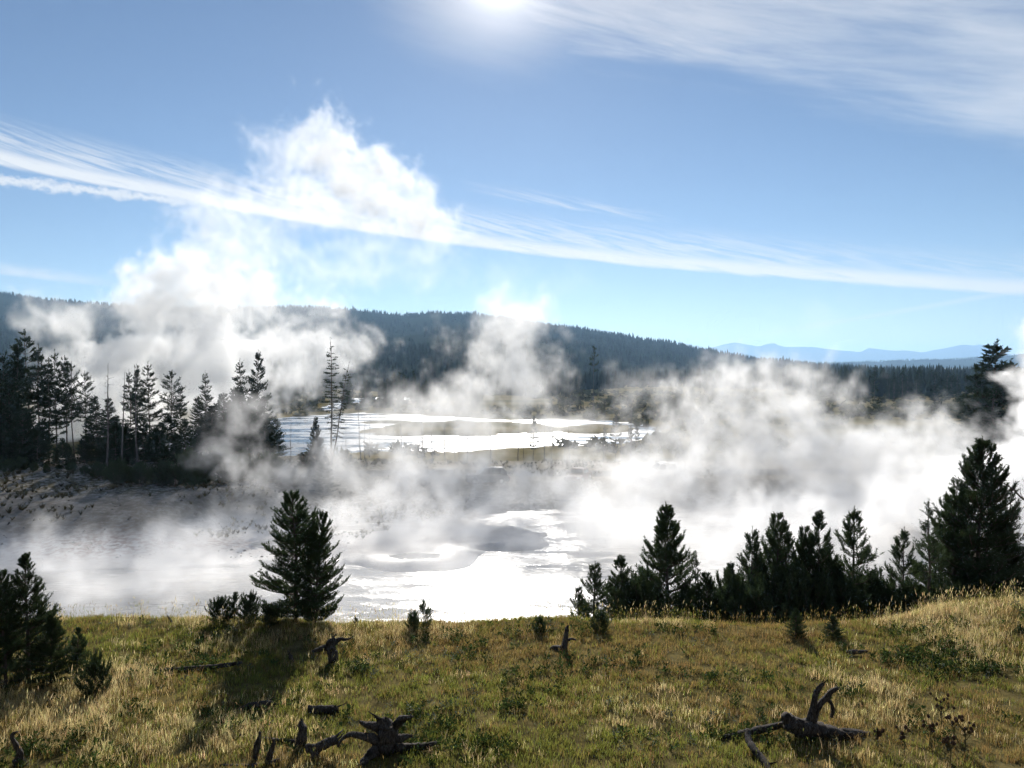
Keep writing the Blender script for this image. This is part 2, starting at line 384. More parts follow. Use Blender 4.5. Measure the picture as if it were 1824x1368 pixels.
def edge_y(x):
    return 19.75 + 0.25 * np.sin(x * 0.55 + 1.0) + 0.12 * np.sin(x * 1.7) + np.where(x > 9, (x - 9) * 0.05, 0)
def H(x, y):
    x = np.asarray(x, float); y = np.asarray(y, float)
    ye = edge_y(x)
    mead = 0.16 * (fbm(x * 0.35, y * 0.35, 3) - 0.5) + 0.05 * (fbm(x * 1.8, y * 1.8, 9) - 0.5)
    mead = mead + 0.50 * sstep(8.5, 13.5, x) * sstep(14.5, 19.5, y) + 0.10 * sstep(-3, -5, x) * sstep(17.5, 19.5, y) * sstep(-10, -7, x)
    mead = mead + 5.0 * sstep(8.0, -2.0, y) - 0.012 * np.maximum(y - 12, 0)
    mead = mead + 6.0 * sstep(30, 70, np.abs(x)) * sstep(40, 20, y)
    drop = np.maximum(y - ye, 0)
    near = mead - np.where(drop < 1, 0.28 * drop * drop, 0.28 + 0.56 * (drop - 1))
    # basin beyond the drop
    sd = poly_sd(x, y, LAKE) + 1.3 * (fbm(x * 0.55, y * 0.35, 81) - 0.5) * (y > 40)
    n0 = fbm(x * 0.10, y * 0.10, 21); n1 = fbm(x * 0.5, y * 0.5, 5)
    land = LAKE_Z + 0.10 + np.clip(sd, 0, 60) * 0.012 + 0.30 * (n0 - 0.5) * sstep(0, 6, sd) + 0.10 * (n1 - 0.5)
    ridge = sstep(-13, -25, x) * sstep(54, 72, y) * sstep(135, 96, y)
    land = land + ridge * (2.2 + 1.4 * (n0 - 0.5) + 0.35 * sstep(-26, -42, x)) + 0.10 * ridge * (fbm(x * 1.2, y * 0.6, 71) - 0.5)
    berm = sstep(74, 84, y) * sstep(128, 95, y) * sstep(-24, -12, x)
    land = land + berm * 1.85
    far = -8.75 + 1.2 * (fbm(x * 0.012, y * 0.012, 31) - 0.5) * sstep(140, 260, y)
    f = sstep(93, 128, y)
    land = land * (1 - f) + far * f + ridge * f * 0
    for (c, wd, hh) in MW:
        r2 = ((x - c[0]) / (wd * c[1])) ** 2 + ((y - c[1]) / (wd * c[1] * 1.5)) ** 2
        land = land + (hh * wd * c[1] * 0.33 + 0.45) * np.exp(-r2 * 1.3) * (0.8 + 0.4 * n1)
    basin = np.where(sd < 0, np.maximum(LAKE_Z - 0.12 - np.minimum(-sd, 2) * 0.25, -99) + (land - (LAKE_Z + 0.1)) * (land > LAKE_Z + 0.35), land)
    for q in POOLS:
        s2 = poly_sd(x, y, q); f2 = sstep(6.0, 0.6, s2); basin = basin * (1 - f2) + f2 * (-7.33 + np.clip(s2, -0.8, 1.0) * 0.10 + 0.05 * (n1 - 0.5))
    r1 = np.minimum(poly_sd(x, y, RIVER), poly_sd(x, y, RIVER2))
    for q in BARS: r1 = np.maximum(r1, -poly_sd(x, y, q))
    r1 = r1 + 9.0 * (fbm(x * 0.12, y * 0.045, 83) - 0.5) + 4.0 * (fbm(x * 0.4, y * 0.15, 84) - 0.5)
    basin = np.where(y > 120, np.where(r1 < 0, RIV_Z - 0.5, np.minimum(basin, RIV_Z + 0.05 + r1 * 0.06 + 0.25 * n1)), basin)
    z = np.maximum(near, np.where(y > ye, basin, -99))
    return np.where(y <= ye, mead, z)
def H1(x, y): return float(H(np.array([x]), np.array([y]))[0])
def ground(u, v, y0=3.0, y1=420.0):
    """first point of the terrain seen at pixel (u, v)"""
    Y = np.geomspace(y0, y1, 900); a, b = at(u, v, 1.0), at(u, v, 2.0)
    x = a[0] + (b[0] - a[0]) * (Y - 1); z = a[2] + (b[2] - a[2]) * (Y - 1)
    hit = np.nonzero(H(x, Y) >= z)[0]
    k = hit[0] if len(hit) else len(Y) - 1
    return np.array((x[k], Y[k], H1(x[k], Y[k])))

ang_ = np.concatenate([np.linspace(-180, -52, 26, endpoint=False), np.linspace(-52, 52, 250, endpoint=False), np.linspace(52, 180, 26, endpoint=False)])
ang_ = np.radians(ang_)
rr = np.concatenate([np.linspace(2, 26, 90, endpoint=False), np.linspace(26, 110, 200, endpoint=False), np.geomspace(110, 420, 110, endpoint=False), np.geomspace(420, 15500, 36)])
A_, R_ = np.meshgrid(ang_, rr); X = R_ * np.sin(A_); Y = R_ * np.cos(A_)
Z = H(X, Y); Z = np.where(R_ > 600, -9.2, Z); Z = np.where((Y < 0) & (R_ > 30), np.maximum(Z, 0) * np.exp(-(R_ - 30) / 400), Z)
nr, na = X.shape
V = np.stack([X.ravel(), Y.ravel(), Z.ravel()], 1)
I = np.arange(nr * na).reshape(nr, na); J = np.roll(I, -1, 1)
F = np.stack([I[:-1].ravel(), I[1:].ravel(), J[1:].ravel(), J[:-1].ravel()], 1)
V = np.vstack([V, [[0, 0, H1(0, 0.0)]]]); cidx = len(V) - 1
Ff = np.stack([np.full(na, cidx), I[0], J[0], J[0]], 1)
xs, ys, zs = V[:, 0], V[:, 1], V[:, 2]
sdl = poly_sd(xs, ys, LAKE)
clay = sstep(-30, -20, xs - 0) * 0 + sstep(118, 92, ys) * (ys > edge_y(xs) + 0.5)
meadow = sstep(3.5, 0.5, ys - edge_y(xs)) * (np.hypot(xs, ys) < 400)
wet = sstep(0.9, 0.0, zs - LAKE_Z) * sstep(3.0, 0.0, np.abs(sdl)) * (ys < 110) * (ys > 24)
scrub = sstep(66, 72, ys) * sstep(140, 110, ys) * (0.55 + 0.6 * (fbm(xs * 0.08, ys * 0.08, 77) > 0.47))
scrub = np.maximum(scrub, 0.35 * sstep(-20, -28, xs) * sstep(56, 66, ys) * (ys < 140))
redp = on_plane(165, 985, LAKE_Z); red = np.exp(-(((xs - redp[0]) / 5) ** 2 + ((ys - redp[1]) / 3.0) ** 2)) * 0.8 + 0.5 * np.exp(-(((xs + 22) / 8) ** 2 + ((ys - 60) / 2.0) ** 2))
road = sstep(2.6, 2.0, np.abs(ys - 86.5 - 0.02 * xs)) * sstep(-26, -22, xs) * (xs < 70)
gm = mesh_np('ground', V, np.vstack([F, Ff]), M['ground'], smooth=True, attrs=dict(meadow=meadow, clay=clay, wet=wet, scrub=np.clip(scrub, 0, 1), red=red, road=road, sinter=sstep(1.4, 0.3, zs - LAKE_Z) * (ys > 24) * (ys < 90)))
g = link('ground', gm); tag(g, kind='structure')

def water(name, poly, z, m):
    me = bpy.data.meshes.new(name); P = [(float(p[0]), float(p[1]), z) for p in poly]
    me.from_pydata(P, [], [tuple(range(len(P)))]); me.materials.append(m); me.update()
    if me.polygons[0].normal.z < 0: me.flip_normals()
    tag(link(name, me), kind='structure')
water('lake_water', [(-60, 24), (70, 24), (90, 92), (-10, 92), (-14, 66), (-60, 60)], LAKE_Z, M['mud'])
for q in POOLS:
    water('pool_water', [np.mean(q, 0) + (np.array(p) - np.mean(q, 0)) * 1.12 for p in q], -7.33, M['mud'])
water('river_water', [(-220, 122), (130, 122), (200, 470), (-260, 470)], RIV_Z, M['river'])

# ------------------------------------------------------------------ hill, ridges, mountains
def interp(P, u): P = np.array(P, float); return np.interp(u, P[:, 0], P[:, 1])
CREST = [(-700, 560), (-300, 522), (0, 522), (60, 532), (215, 546), (300, 549), (480, 547), (570, 548), (640, 554), (720, 563), (770, 557), (830, 560),
         (900, 567), (990, 580), (1060, 590), (1140, 605), (1200, 613), (1260, 626), (1330, 638), (1420, 648), (1600, 660), (1900, 668)]
def hill_pt(u, t):
    Yc = 2100 - 350 * sstep(400, 1400, u); Yb = 620 + 250 * np.sin(u * 0.006)
    zc = CAMZ + (Yc) * (-(interp(CREST, u) - CY) / FPX - math.tan(PITCH))
    tt = np.minimum(t, 1.0)
    Yv = Yb + (Yc - Yb) * t
    s = tt ** 1.25 * (1.0 - 0.25 * tt * (1 - tt))
    z = -9 + (zc + 9) * s - np.maximum(t - 1, 0) * 260
    x = (u - CX) / FPX * Yv
    z = z + 26 * np.sin(np.pi * tt) * (fbm(x * 0.004 + 3, Yv * 0.002, 50) - 0.5)
    return x, Yv, z
U, Tt = np.meshgrid(np.linspace(-700, 1900, 260), np.linspace(0, 1.4, 60))
hx, hy, hz = hill_pt(U, Tt)
I = np.arange(U.size).reshape(U.shape)
Fh = np.stack([I[:-1, :-1].ravel(), I[:-1, 1:].ravel(), I[1:, 1:].ravel(), I[1:, :-1].ravel()], 1)
m_, t_, o_ = mat('hill_floor'); bsdf(t_, o_, mixc(t_, noise(t_, pos(t_), 0.02, 4), (0.012, 0.020, 0.014, 1), (0.024, 0.032, 0.02, 1)), 1.0, spec=0.0)
tag(link('hill', mesh_np('hill', np.stack([hx.ravel(), hy.ravel(), hz.ravel()], 1), Fh, m_, smooth=True)), kind='structure')

def forest(name, x, y, z, h, seed, label, sides=5, wr=0.22):
    """many small conifers joined: two tiers of uneven cones each"""
    rng = np.random.RandomState(seed); n = len(x)
    h = h * (0.50 + 0.75 * fbm(x * 0.02, y * 0.008, 33)) * 1.0
    a0 = rng.uniform(0, 6.28, n); V = np.zeros((n, 2 * (sides + 1), 3)); F = []
    for tier, (zb, zt, wf) in enumerate(((0.10, 0.72, 1.0), (0.42, 1.0, 0.66))):
        for k in range(sides):
            a = a0 + tier * 0.6 + k * 2 * math.pi / sides
            r = h * wr * wf * rng.uniform(0.6, 1.25, n); i = tier * (sides + 1) + k
            V[:, i, 0] = x + r * np.cos(a); V[:, i, 1] = y + r * np.sin(a); V[:, i, 2] = z + h * (zb + rng.uniform(-0.05, 0.06, n))
            F.append((i, tier * (sides + 1) + (k + 1) % sides, tier * (sides + 1) + sides))
        i = tier * (sides + 1) + sides
        V[:, i, 0] = x + h * rng.uniform(-.02, .02, n); V[:, i, 1] = y; V[:, i, 2] = z + h * zt
    F = np.array(F); nv = 2 * (sides + 1)
    Fa = (F[None] + (np.arange(n) * nv)[:, None, None]).reshape(-1, 3)
    c = np.array((0.015, 0.026, 0.018))[None] * rng.uniform(0.55, 1.5, (n, 1)) * (0.5 + 1.1 * fbm(x * 0.008, y * 0.004, 35))[:, None] + np.array((0.006, 0.004, 0.0))[None] * rng.uniform(0, 1, (n, 1))
    me = mesh_np(name, V.reshape(-1, 3), Fa, M['far'], col=np.repeat(c, nv, 0))
    return tag(link(name, me), label, 'forest', kind='stuff')
rng = np.random.RandomState(4)
u = np.concatenate([rng.uniform(-500, 1600, 17000), rng.uniform(-300, 1500, 2600)]); t = np.concatenate([rng.uniform(0.0, 1.0, 17000) ** 0.85, rng.uniform(0.97, 1.03, 2600)])
fx, fy, fz = hill_pt(u, t)
dens = fbm(fx * 0.006, fy * 0.004, 61)
keep = (dens > 0.36) | ((t > 0.96) & (rng.rand(len(u)) < 0.35 + 1.2 * fbm(u * 0.03, u * 0 + 2.0, 66)))
forest('hill_forest', fx[keep], fy[keep], fz[keep] - 1, (rng.uniform(6, 13.5, len(u)) * (1 + 0.35 * (rng.rand(len(u)) > 0.95)))[keep], 8, 'dark conifer forest covering the long blue hill')

def ridge_mesh(name, prof, Yr, depth, m, rough=0.0, seed=0):
    us = np.linspace(prof[0][0], prof[-1][0], 300); top = interp(prof, us)
    zt = CAMZ + Yr * (-(top - CY) / FPX - math.tan(PITCH)); zt = zt + rough * (fbm(us * 0.06, us * 0 + 1, seed) - 0.5)
    rows = []
    for k, (f, dy) in enumerate(((0.0, -1.0), (0.35, -0.62), (0.7, -0.3), (0.92, -0.09), (1.0, 0.0), (0.6, 0.5), (0, 1.0))):
        Yv = Yr + dy * depth; nz = rough * 1.8 * (fbm(us * 0.03, us * 0 + k * 0.9, seed + 3) - 0.5) * (f < 0.95) * f
        rows.append(np.stack([(us - CX) / FPX * Yv, np.full_like(us, Yv), np.maximum(-12 + (zt + 12) * f + nz, -14)], 1))
    V = np.concatenate(rows); I = np.arange(len(V)).reshape(len(rows), -1)
    F = np.stack([I[:-1, :-1].ravel(), I[:-1, 1:].ravel(), I[1:, 1:].ravel(), I[1:, :-1].ravel()], 1)
    return tag(link(name, mesh_np(name, V, F, m, smooth=True)), kind='structure')
m2_, t_, o_ = mat('mountain_rock'); bsdf(t_, o_, mixc(t_, noise(t_, pos(t_), 0.004, 5), (0.05, 0.055, 0.05, 1), (0.12, 0.115, 0.10, 1)), 1.0, spec=0.0)
ridge_mesh('mountain', [(1000, 650), (1150, 640), (1262, 621), (1290, 613), (1308, 609), (1325, 613), (1350, 617), (1377, 611), (1398, 619), (1430, 617), (1470, 621), (1528, 628), (1548, 620), (1580, 623), (1640, 627),
            (1690, 618), (1708, 614), (1750, 615), (1775, 622), (1800, 632), (1900, 640), (2300, 640)], 12500, 1800, m2_, 30, 5)
RID2 = [(1050, 660), (1250, 648), (1400, 648), (1520, 646), (1600, 642), (1700, 640), (1760, 636), (1824, 632), (2000, 628), (2400, 640)]
ridge_mesh('ridge', RID2, 4600, 900, m_, 14, 15)
u = rng.uniform(1100, 2200, 1800); tw = rng.uniform(0, 1, 1800) ** 2
zt = CAMZ + 4600 * (-(interp(RID2, u) - CY) / FPX - math.tan(PITCH))
forest('ridge_forest', (u - CX) / FPX * (4600 - tw * 280), 4600 - tw * 280, -12 + (zt + 12) * (1 - tw * 0.30) - 3, rng.uniform(10, 18, 1800), 9, 'hazy forest along the low ridge beneath the mountains', 4)

# ------------------------------------------------------------------ conifers
def pine_meshes(seed, h, base=0.06, wide=0.24, spacing=0.2, shoot=0.24, nl=0.06, nw=0.011, nper=26, droop=0.0, sweep=0.5,
                gap=0.08, twist=1.0, shape=0.8, nbr=5, lean=0.02, trunk_r=0.016, needle='needle', subs=7, leader=0.35, bare=0, flat_top=0.0, candle=1.0):
    """one conifer: (trunk mesh, crown mesh); whorls of up-curved branches carrying bottle-brush shoots"""
    rng = np.random.RandomState(seed)
    nz = 9
    zz = np.linspace(0, 1, nz); sway = np.cumsum(rng.normal(0, lean, (nz, 2)), 0) * h * 0.25; sway -= sway[0]
    axis = np.column_stack([sway, zz * h]); rad = h * trunk_r * (1 - zz * 0.93) + 0.003 * h * (zz < 0.02)
    ax = lambda z: np.array([np.interp(z, axis[:, 2], axis[:, k]) for k in range(3)])
    tb = MB(); tb.add(*tube(axis - np.array((0, 0, 0.03 * h)) * (zz[:, None] == 0), rad, 7, 0.08, seed), m=0)
    O, Dd, Ln, Tf = [], [], [], []         # shoots
    tw = []                                # limb polylines
    z = base * h
    while z < h * 0.94:
        t = (z / h - base) / (1 - base)
        prof = ((1 - t) ** shape) * min(1.0, 0.55 + t * 3.0) * (1 - flat_top) + flat_top * (0.75 - 0.5 * t)
        tf = 0.40 + 0.60 * min(1.0, (1 - t) * 2.0)
        for b in range(rng.randint(nbr - 1, nbr + 2) - (2 if t > 0.8 else 0)):
            if rng.rand() < gap: continue
            a = rng.uniform(0, 6.283); L = max(wide * h * prof * rng.uniform(0.6, 1.18), shoot * 0.35 * tf)
            e = -droop + 0.12 + (0.75 * t ** 1.5) + rng.normal(0, 0.10)
            P = [ax(z)]; n = 5
            dirs = []
            for k in range(n):
                ee = e + sweep * (k / n) ** 1.5; aa = a + 0.12 * rng.normal()
                dd = np.array((math.cos(aa) * math.cos(ee), math.sin(aa) * math.cos(ee), math.sin(ee))); dirs.append(dd)
                P.append(P[-1] + dd * L / n)
            P = np.array(P); tw.append((P, max(h * trunk_r * 0.28 * (L / (wide * h) + 0.3), 0.004)))
            if bare and t < bare and rng.rand() < 0.7: continue
            ns = max(2, int(round(subs * min(1, L / (wide * h) + 0.25))))
            for s in np.linspace(0.22 if L > 1.5 * shoot else 0.45, 1.0, ns):
                i = min(int(s * n), n - 1); q = P[0] + (P[-1] - P[0]) * 0; f = s * n - i
                q = P[i] + (P[i + 1] - P[i]) * min(f, 1.0); dd = dirs[i]
                side = np.cross(dd, (0, 0, 1)); side /= np.linalg.norm(side) + 1e-9
                if s > 0.97:
                    O.append(q - dd * shoot * tf * 0.5); Tf.append(tf); Dd.append(dd + np.array((0, 0, (0.45 + 0.8 * t) * candle))); Ln.append(shoot * tf * rng.uniform(0.8, 1.2))
                else:
                    for sg in (-1, 1):
                        if rng.rand() < 0.12: continue
                        v = dd * 0.55 + side * sg * rng.uniform(0.35, 0.85) * twist * (1 - 0.5 * t) + np.array((0, 0, rng.uniform(0.15, 0.75) * candle))
                        O.append(q); Tf.append(tf); Dd.append(v); Ln.append(shoot * tf * rng.uniform(0.7, 1.25) * (1.15 - 0.35 * s))
        z += spacing * rng.uniform(0.65, 1.25) * (1.0 - 0.35 * t)
    O.append(ax(h * 0.90)); Dd.append(np.array((0, 0, 1.0))); Ln.append(h * 0.10); Tf.append(0.45)      # leader and its candles
    O.append(ax(h * 0.82)); Dd.append(np.array((0, 0, 1.0))); Ln.append(h * 0.10); Tf.append(0.55)
    for k in range(4):
        a = k * 1.57 + rng.rand(); O.append(ax(h * 0.90)); Dd.append(np.array((math.cos(a) * 0.4, math.sin(a) * 0.4, 1.0))); Ln.append(shoot * rng.uniform(0.35, 0.55)); Tf.append(0.45)
    O = np.array(O); Dd = np.array(Dd); Dd /= np.linalg.norm(Dd, axis=1)[:, None]; Ln = np.array(Ln); Tf = np.array(Tf)
    n = len(O)
    # needles
    s = rng.rand(n, nper) ** 0.85; th = rng.uniform(0, 6.283, (n, nper))
    ref = np.where(np.abs(Dd[:, 2:3]) < 0.9, np.array([[0, 0, 1.0]]), np.array([[1.0, 0, 0]]))
    xa = np.cross(Dd, ref); xa /= np.linalg.norm(xa, axis=1)[:, None]; ya = np.cross(Dd, xa)
    radial = xa[:, None] * np.cos(th)[..., None] + ya[:, None] * np.sin(th)[..., None]
    base_p = O[:, None] + Dd[:, None] * (Ln[:, None] * s)[..., None]
    nd = Dd[:, None] * rng.uniform(0.6, 1.1, (n, nper, 1)) + radial * rng.uniform(0.55, 0.9, (n, nper, 1))
    nd /= np.linalg.norm(nd, axis=2)[..., None]
    tan = np.cross(nd, rng.normal(0, 1, (n, nper, 3))); tan /= np.linalg.norm(tan, axis=2)[..., None] + 1e-9
    ln = nl * rng.uniform(0.75, 1.25, (n, nper, 1)) * (0.45 + 0.55 * Tf)[:, None, None]
    V = np.stack([base_p - tan * nw * 0.5, base_p + tan * nw * 0.5, base_p + nd * ln], 2).reshape(-1, 3)
    F = np.arange(len(V)).reshape(-1, 3); fm = np.zeros(len(F), int)
    # twigs of the shoots: one thin blade each
    tv = np.stack([O - xa * nw * 0.35, O + xa * nw * 0.35, O + Dd * Ln[:, None]], 1).reshape(-1, 3)
    F = np.vstack([F, np.arange(len(tv)).reshape(-1, 3) + len(V)]); fm = np.concatenate([fm, np.ones(n, int)]); V = np.vstack([V, tv])
    cm_ = mesh_np('crown', V, F, [M[needle], M['bark']], fm)
    for P, r in tw: tb.add(*tube(P, np.linspace(r, r * 0.3, len(P)), 3, 0, 0, False), m=0)
    tm_ = tb.mesh('trunk', M['bark'], True)
    return tm_, cm_, h

def plant_tree(proto, loc, h, label, cat='pine tree', group=None, rz=0.0, lean=(0, 0), wid=1.0, name='pine_tree'):
    r = empty(name, loc, (lean[0], lean[1], rz), (h / proto[2] * wid, h / proto[2] * wid, h / proto[2]))
    link('trunk', proto[0], r)
    if proto[1] is not None: link('crown', proto[1], r)
    return tag(r, label, cat, group)
def px_h(v0, v1, Y): return (v1 - v0) / FPX * Y * 1.0

# --- foreground pines (about 3 to 5 m tall, 16 to 21 m away)
fgp = [pine_meshes(101, 3.2, 0.04, 0.27, 0.17, 0.25, 0.062, 0.0145, 32, 0.0, 0.6, subs=8, nbr=6),
       pine_meshes(102, 3.2, 0.03, 0.32, 0.16, 0.25, 0.062, 0.0145, 32, 0.05, 0.7, subs=8, nbr=6, shape=0.7),
       pine_meshes(103, 3.2, 0.03, 0.33, 0.14, 0.23, 0.060, 0.0145, 32, 0.0, 0.45, subs=9, nbr=7, gap=0.02, shape=0.85),
       pine_meshes(104, 3.2, 0.04, 0.28, 0.21, 0.30, 0.065, 0.0145, 32, 0.1, 0.8, subs=7, nbr=5, gap=0.15)]
big = pine_meshes(105, 4.6, 0.02, 0.33, 0.16, 0.27, 0.065, 0.0155, 30, 0.05, 0.55, subs=11, nbr=8, gap=0.03, shape=0.72)
openp = pine_meshes(106, 3.2, 0.05, 0.37, 0.16, 0.25, 0.062, 0.0145, 32, 0.05, 0.5, subs=11, nbr=7, gap=0.06, shape=0.62, trunk_r=0.02)
thin = pine_meshes(107, 3.2, 0.08, 0.19, 0.26, 0.24, 0.058, 0.011, 26, 0.1, 1.0, subs=5, nbr=4, gap=0.2, shape=0.9, trunk_r=0.011, leader=0.6)
sap = pine_meshes(108, 0.9, 0.05, 0.40, 0.13, 0.20, 0.055, 0.011, 30, -0.2, 0.6, subs=4, nbr=4, trunk_r=0.02)
bush = pine_meshes(109, 1.0, 0.02, 0.95, 0.10, 0.20, 0.055, 0.012, 28, -0.15, 0.8, subs=8, nbr=7, shape=0.45, trunk_r=0.02, flat_top=0.4)
P_ = dict(a=fgp[0], b=fgp[1], c=fgp[2], d=fgp[3], big=big, open=openp, thin=thin, sap=sap, bush=bush)
FG = [  # u, top v, base v, depth, kind, width factor, label
    (12, 1012, 1222, 15.8, 'b', 0.95, 'dense young pine at the left edge of the meadow, behind the bushes'),
    (50, 983, 1218, 16.2, 'a', 1.1, 'young pine with a tall bare leader in the left clump'),
    (-34, 1030, 1225, 15.6, 'c', 0.95, 'young pine cut off by the left edge of the picture'),
    (92, 1090, 1218, 16.0, 'c', 1.1, 'low bushy pine filling the right side of the left clump'),
    (138, 1116, 1216, 16.1, 'a', 1.15, 'small upright pine just right of the left clump'),
    (172, 1180, 1246, 15.4, 'bush', 0.6, 'dark rounded shrub in the dry grass below the left clump'),
    (527, 878, 1106, 19.9, 'open', 1.0, 'open crowned pine standing alone against the white lake'),
    (560, 915, 1108, 19.7, 'open', 0.75, 'slimmer second stem leaning beside the lone open pine'),
    (392, 1072, 1108, 19.6, 'bush', 0.9, 'low pine bush, leftmost of the bushes beside the lone pine'),
    (418, 1056, 1110, 19.7, 'sap', 1.0, 'bushy sapling between the low bushes and the lone pine'),
    (446, 1066, 1110, 19.6, 'bush', 0.8, 'low pine bush next to the sapling beside the lone pine'),
    (482, 1084, 1112, 19.5, 'bush', 1.1, 'low shrub at the foot of the lone pine'),
    (755, 1071, 1115, 19.4, 'sap', 0.85, 'tiny pine sapling standing alone on the meadow rim'),
    (737, 1095, 1116, 19.3, 'bush', 0.7, 'very small shrub left of the lone pine sapling'),
    (633, 1097, 1114, 19.4, 'sap', 0.8, 'smallest brownish sapling on the rim right of the lone pine'),
    (962, 1104, 1122, 19.1, 'bush', 0.7, 'small dark shrub on the meadow rim near the upright snag'),
    (1070, 1096, 1116, 19.3, 'bush', 0.8, 'small shrub at the foot of the two short pines'),
    (1030, 1042, 1112, 19.8, 'd', 0.9, 'short side sapling left of the two short pines'),
    (1058, 999, 1113, 19.9, 'd', 1.05, 'left one of the two short pines beside the pointed grey pine'),
    (1106, 989, 1112, 20.0, 'a', 1.1, 'right one of the two short pines beside the pointed grey pine'),
    (1138, 1048, 1112, 19.8, 'bush', 0.8, 'low bush between the short pines and the pointed pine'),
    (1190, 895, 1108, 20.4, 'c', 0.95, 'pointed dense pine standing apart, greyish against the steam'),
    (1244, 984, 1110, 20.2, 'thin', 1.3, 'slender sapling hugging the right side of the pointed pine'),
    (1260, 1018, 1111, 20.0, 'b', 1.0, 'short dark pine right of the pointed pine'),
    (1298, 1000, 1112, 20.2, 'c', 0.95, 'short broad pine at the left end of the dark row'),
    (1336, 938, 1110, 20.6, 'd', 0.95, 'sharp topped pine, first tall one of the dark row'),
    (1376, 911, 1110, 20.8, 'b', 0.85, 'tallest pine on the left side of the dark row'),
    (1402, 946, 1110, 20.9, 'a', 0.8, 'pine wedged behind the tallest left one in the dark row'),
    (1428, 936, 1110, 20.9, 'b', 0.8, 'narrow pine in the middle of the dark row'),
    (1457, 909, 1112, 20.7, 'a', 1.0, 'round shouldered tall pine in the middle of the dark row'),
    (1492, 1000, 1110, 20.6, 'c', 0.9, 'short pine filling the gap in the dark row'),
    (1520, 901, 1110, 20.6, 'd', 1.05, 'tall pine with long ragged side branches at the right end of the dark row'),
    (1548, 1040, 1108, 20.7, 'bush', 0.9, 'low bush at the right foot of the dark row'),
    (1606, 937, 1108, 20.3, 'd', 1.0, 'small sparse pine between the dark row and the great pine'),
    (1590, 1058, 1106, 20.0, 'bush', 0.9, 'low bush in front of the small sparse pine'),
    (1640, 1040, 1104, 20.2, 'b', 0.9, 'short pine left of the thin spindly one'),
    (1657, 886, 1104, 20.5, 'thin', 1.35, 'thin spindly pine with upturned twigs beside the great pine'),
    (1700, 868, 1100, 21.2, 'b', 1.0, 'left companion pine leaning against the great pine'),
    (1745, 778, 1098, 21.0, 'big', 1.0, 'great dark pine at the right, tallest of the meadow pines'),
    (1790, 925, 1098, 21.3, 'b', 1.0, 'right companion pine beside the great pine'),
    (1822, 1030, 1098, 20.4, 'c', 0.9, 'short pine at the right edge of the picture'),
    (1700, 1055, 1096, 20.2, 'bush', 1.1, 'low bush in front of the great pine'),
    (1765, 1050, 1092, 20.3, 'bush', 1.2, 'low bush at the right foot of the great pine'),
    (1345, 1066, 1114, 19.6, 'bush', 1.0, 'low bush before the left part of the dark row'),
    (1417, 1082, 1134, 18.9, 'c', 1.3, 'shrub set forward in the grass before the dark row'),
    (1484, 1096, 1138, 18.8, 'c', 1.7, 'second shrub set forward in the grass before the dark row'),
    (1310, 1050, 1112, 19.9, 'bush', 0.8, 'low bush hiding the foot of the short broad pine'),
    (1390, 1040, 1112, 20.1, 'bush', 0.8, 'low bush under the tallest left pine of the dark row'),
    (1440, 1045, 1114, 20.0, 'bush', 0.8, 'low bush in the middle of the dark row'),
    (1505, 1050, 1112, 20.1, 'bush', 0.9, 'low bush under the ragged pine of the dark row'),
    (1625, 1060, 1104, 20.1, 'bush', 0.8, 'low bush between the sparse pine and the spindly one'),
    (1675, 1045, 1102, 20.6, 'c', 0.9, 'short dense pine behind the spindly one'),
    (1735, 1040, 1098, 20.5, 'bush', 0.8, 'low bush under the great pine'),
    (1352, 985, 1110, 21.0, 'c', 0.9, 'half hidden pine behind the left part of the dark row'),
    (1475, 975, 1110, 21.1, 'c', 0.9, 'half hidden pine behind the round shouldered one'),
    (1220, 1035, 1110, 20.1, 'c', 0.9, 'short pine tucked against the pointed pine'),
    (1818, 1112, 1150, 18.2, 'sap', 0.9, 'pine sapling in the dry grass at the right edge'),
]
rg = random.Random(5)
for (u, v0, v1, Y, k, wd, lab) in FG:
    if u > 1020 and v1 <= 1116 and Y > 19.5: Y *= 1.27           # these stand below the rim, on the slope to the lake
    p = at(u, v1, Y); z = min(p[2], H1(p[0], p[1])) - 0.05
    top = at(u, v0, Y)[2]
    cat = 'shrub' if k == 'bush' else ('sapling' if k == 'sap' else 'pine tree')
    ln_ = (0, 0.10) if 'leaning beside' in lab else (rg.uniform(-0.02, 0.02), rg.uniform(-0.03, 0.03))
    plant_tree(P_[k], (p[0], p[1], z), max(top - z, 0.25), lab, cat, 'pines and shrubs along the meadow rim', rg.uniform(0, 6.28), ln_, wd * (1.02 if 1260 < u < 1660 else 1.2 if 1020 < u < 1150 else 1.08),
               {'shrub': 'pine_shrub', 'sapling': 'pine_sapling'}.get(cat, 'pine_tree'))

# --- grove on the clay ridge (about 8 to 17 m tall, 72 to 95 m away)
kw = dict(needle='needle_mid', candle=0.4, shoot=0.75, nl=0.26, nw=0.085, nper=14)
gv = [pine_meshes(201, 14, 0.25, 0.14, 0.62, droop=0.15, sweep=0.5, subs=4, nbr=5, gap=0.15, shape=0.6, trunk_r=0.0075, **kw),
      pine_meshes(202, 14, 0.38, 0.125, 0.60, droop=0.1, sweep=0.5, subs=4, nbr=5, gap=0.15, shape=0.5, trunk_r=0.0075, **kw),
      pine_meshes(203, 14, 0.05, 0.20, 0.5, droop=0.2, sweep=0.4, subs=5, nbr=6, gap=0.05, shape=0.7, trunk_r=0.009, **kw),
      pine_meshes(204, 14, 0.45, 0.145, 0.66, droop=0.1, sweep=0.6, subs=4, nbr=5, gap=0.2, shape=0.45, trunk_r=0.0075, **kw),
      pine_meshes(205, 9, 0.02, 0.30, 0.42, droop=0.1, sweep=0.4, subs=5, nbr=6, gap=0.05, shape=0.7, trunk_r=0.01, **kw)]
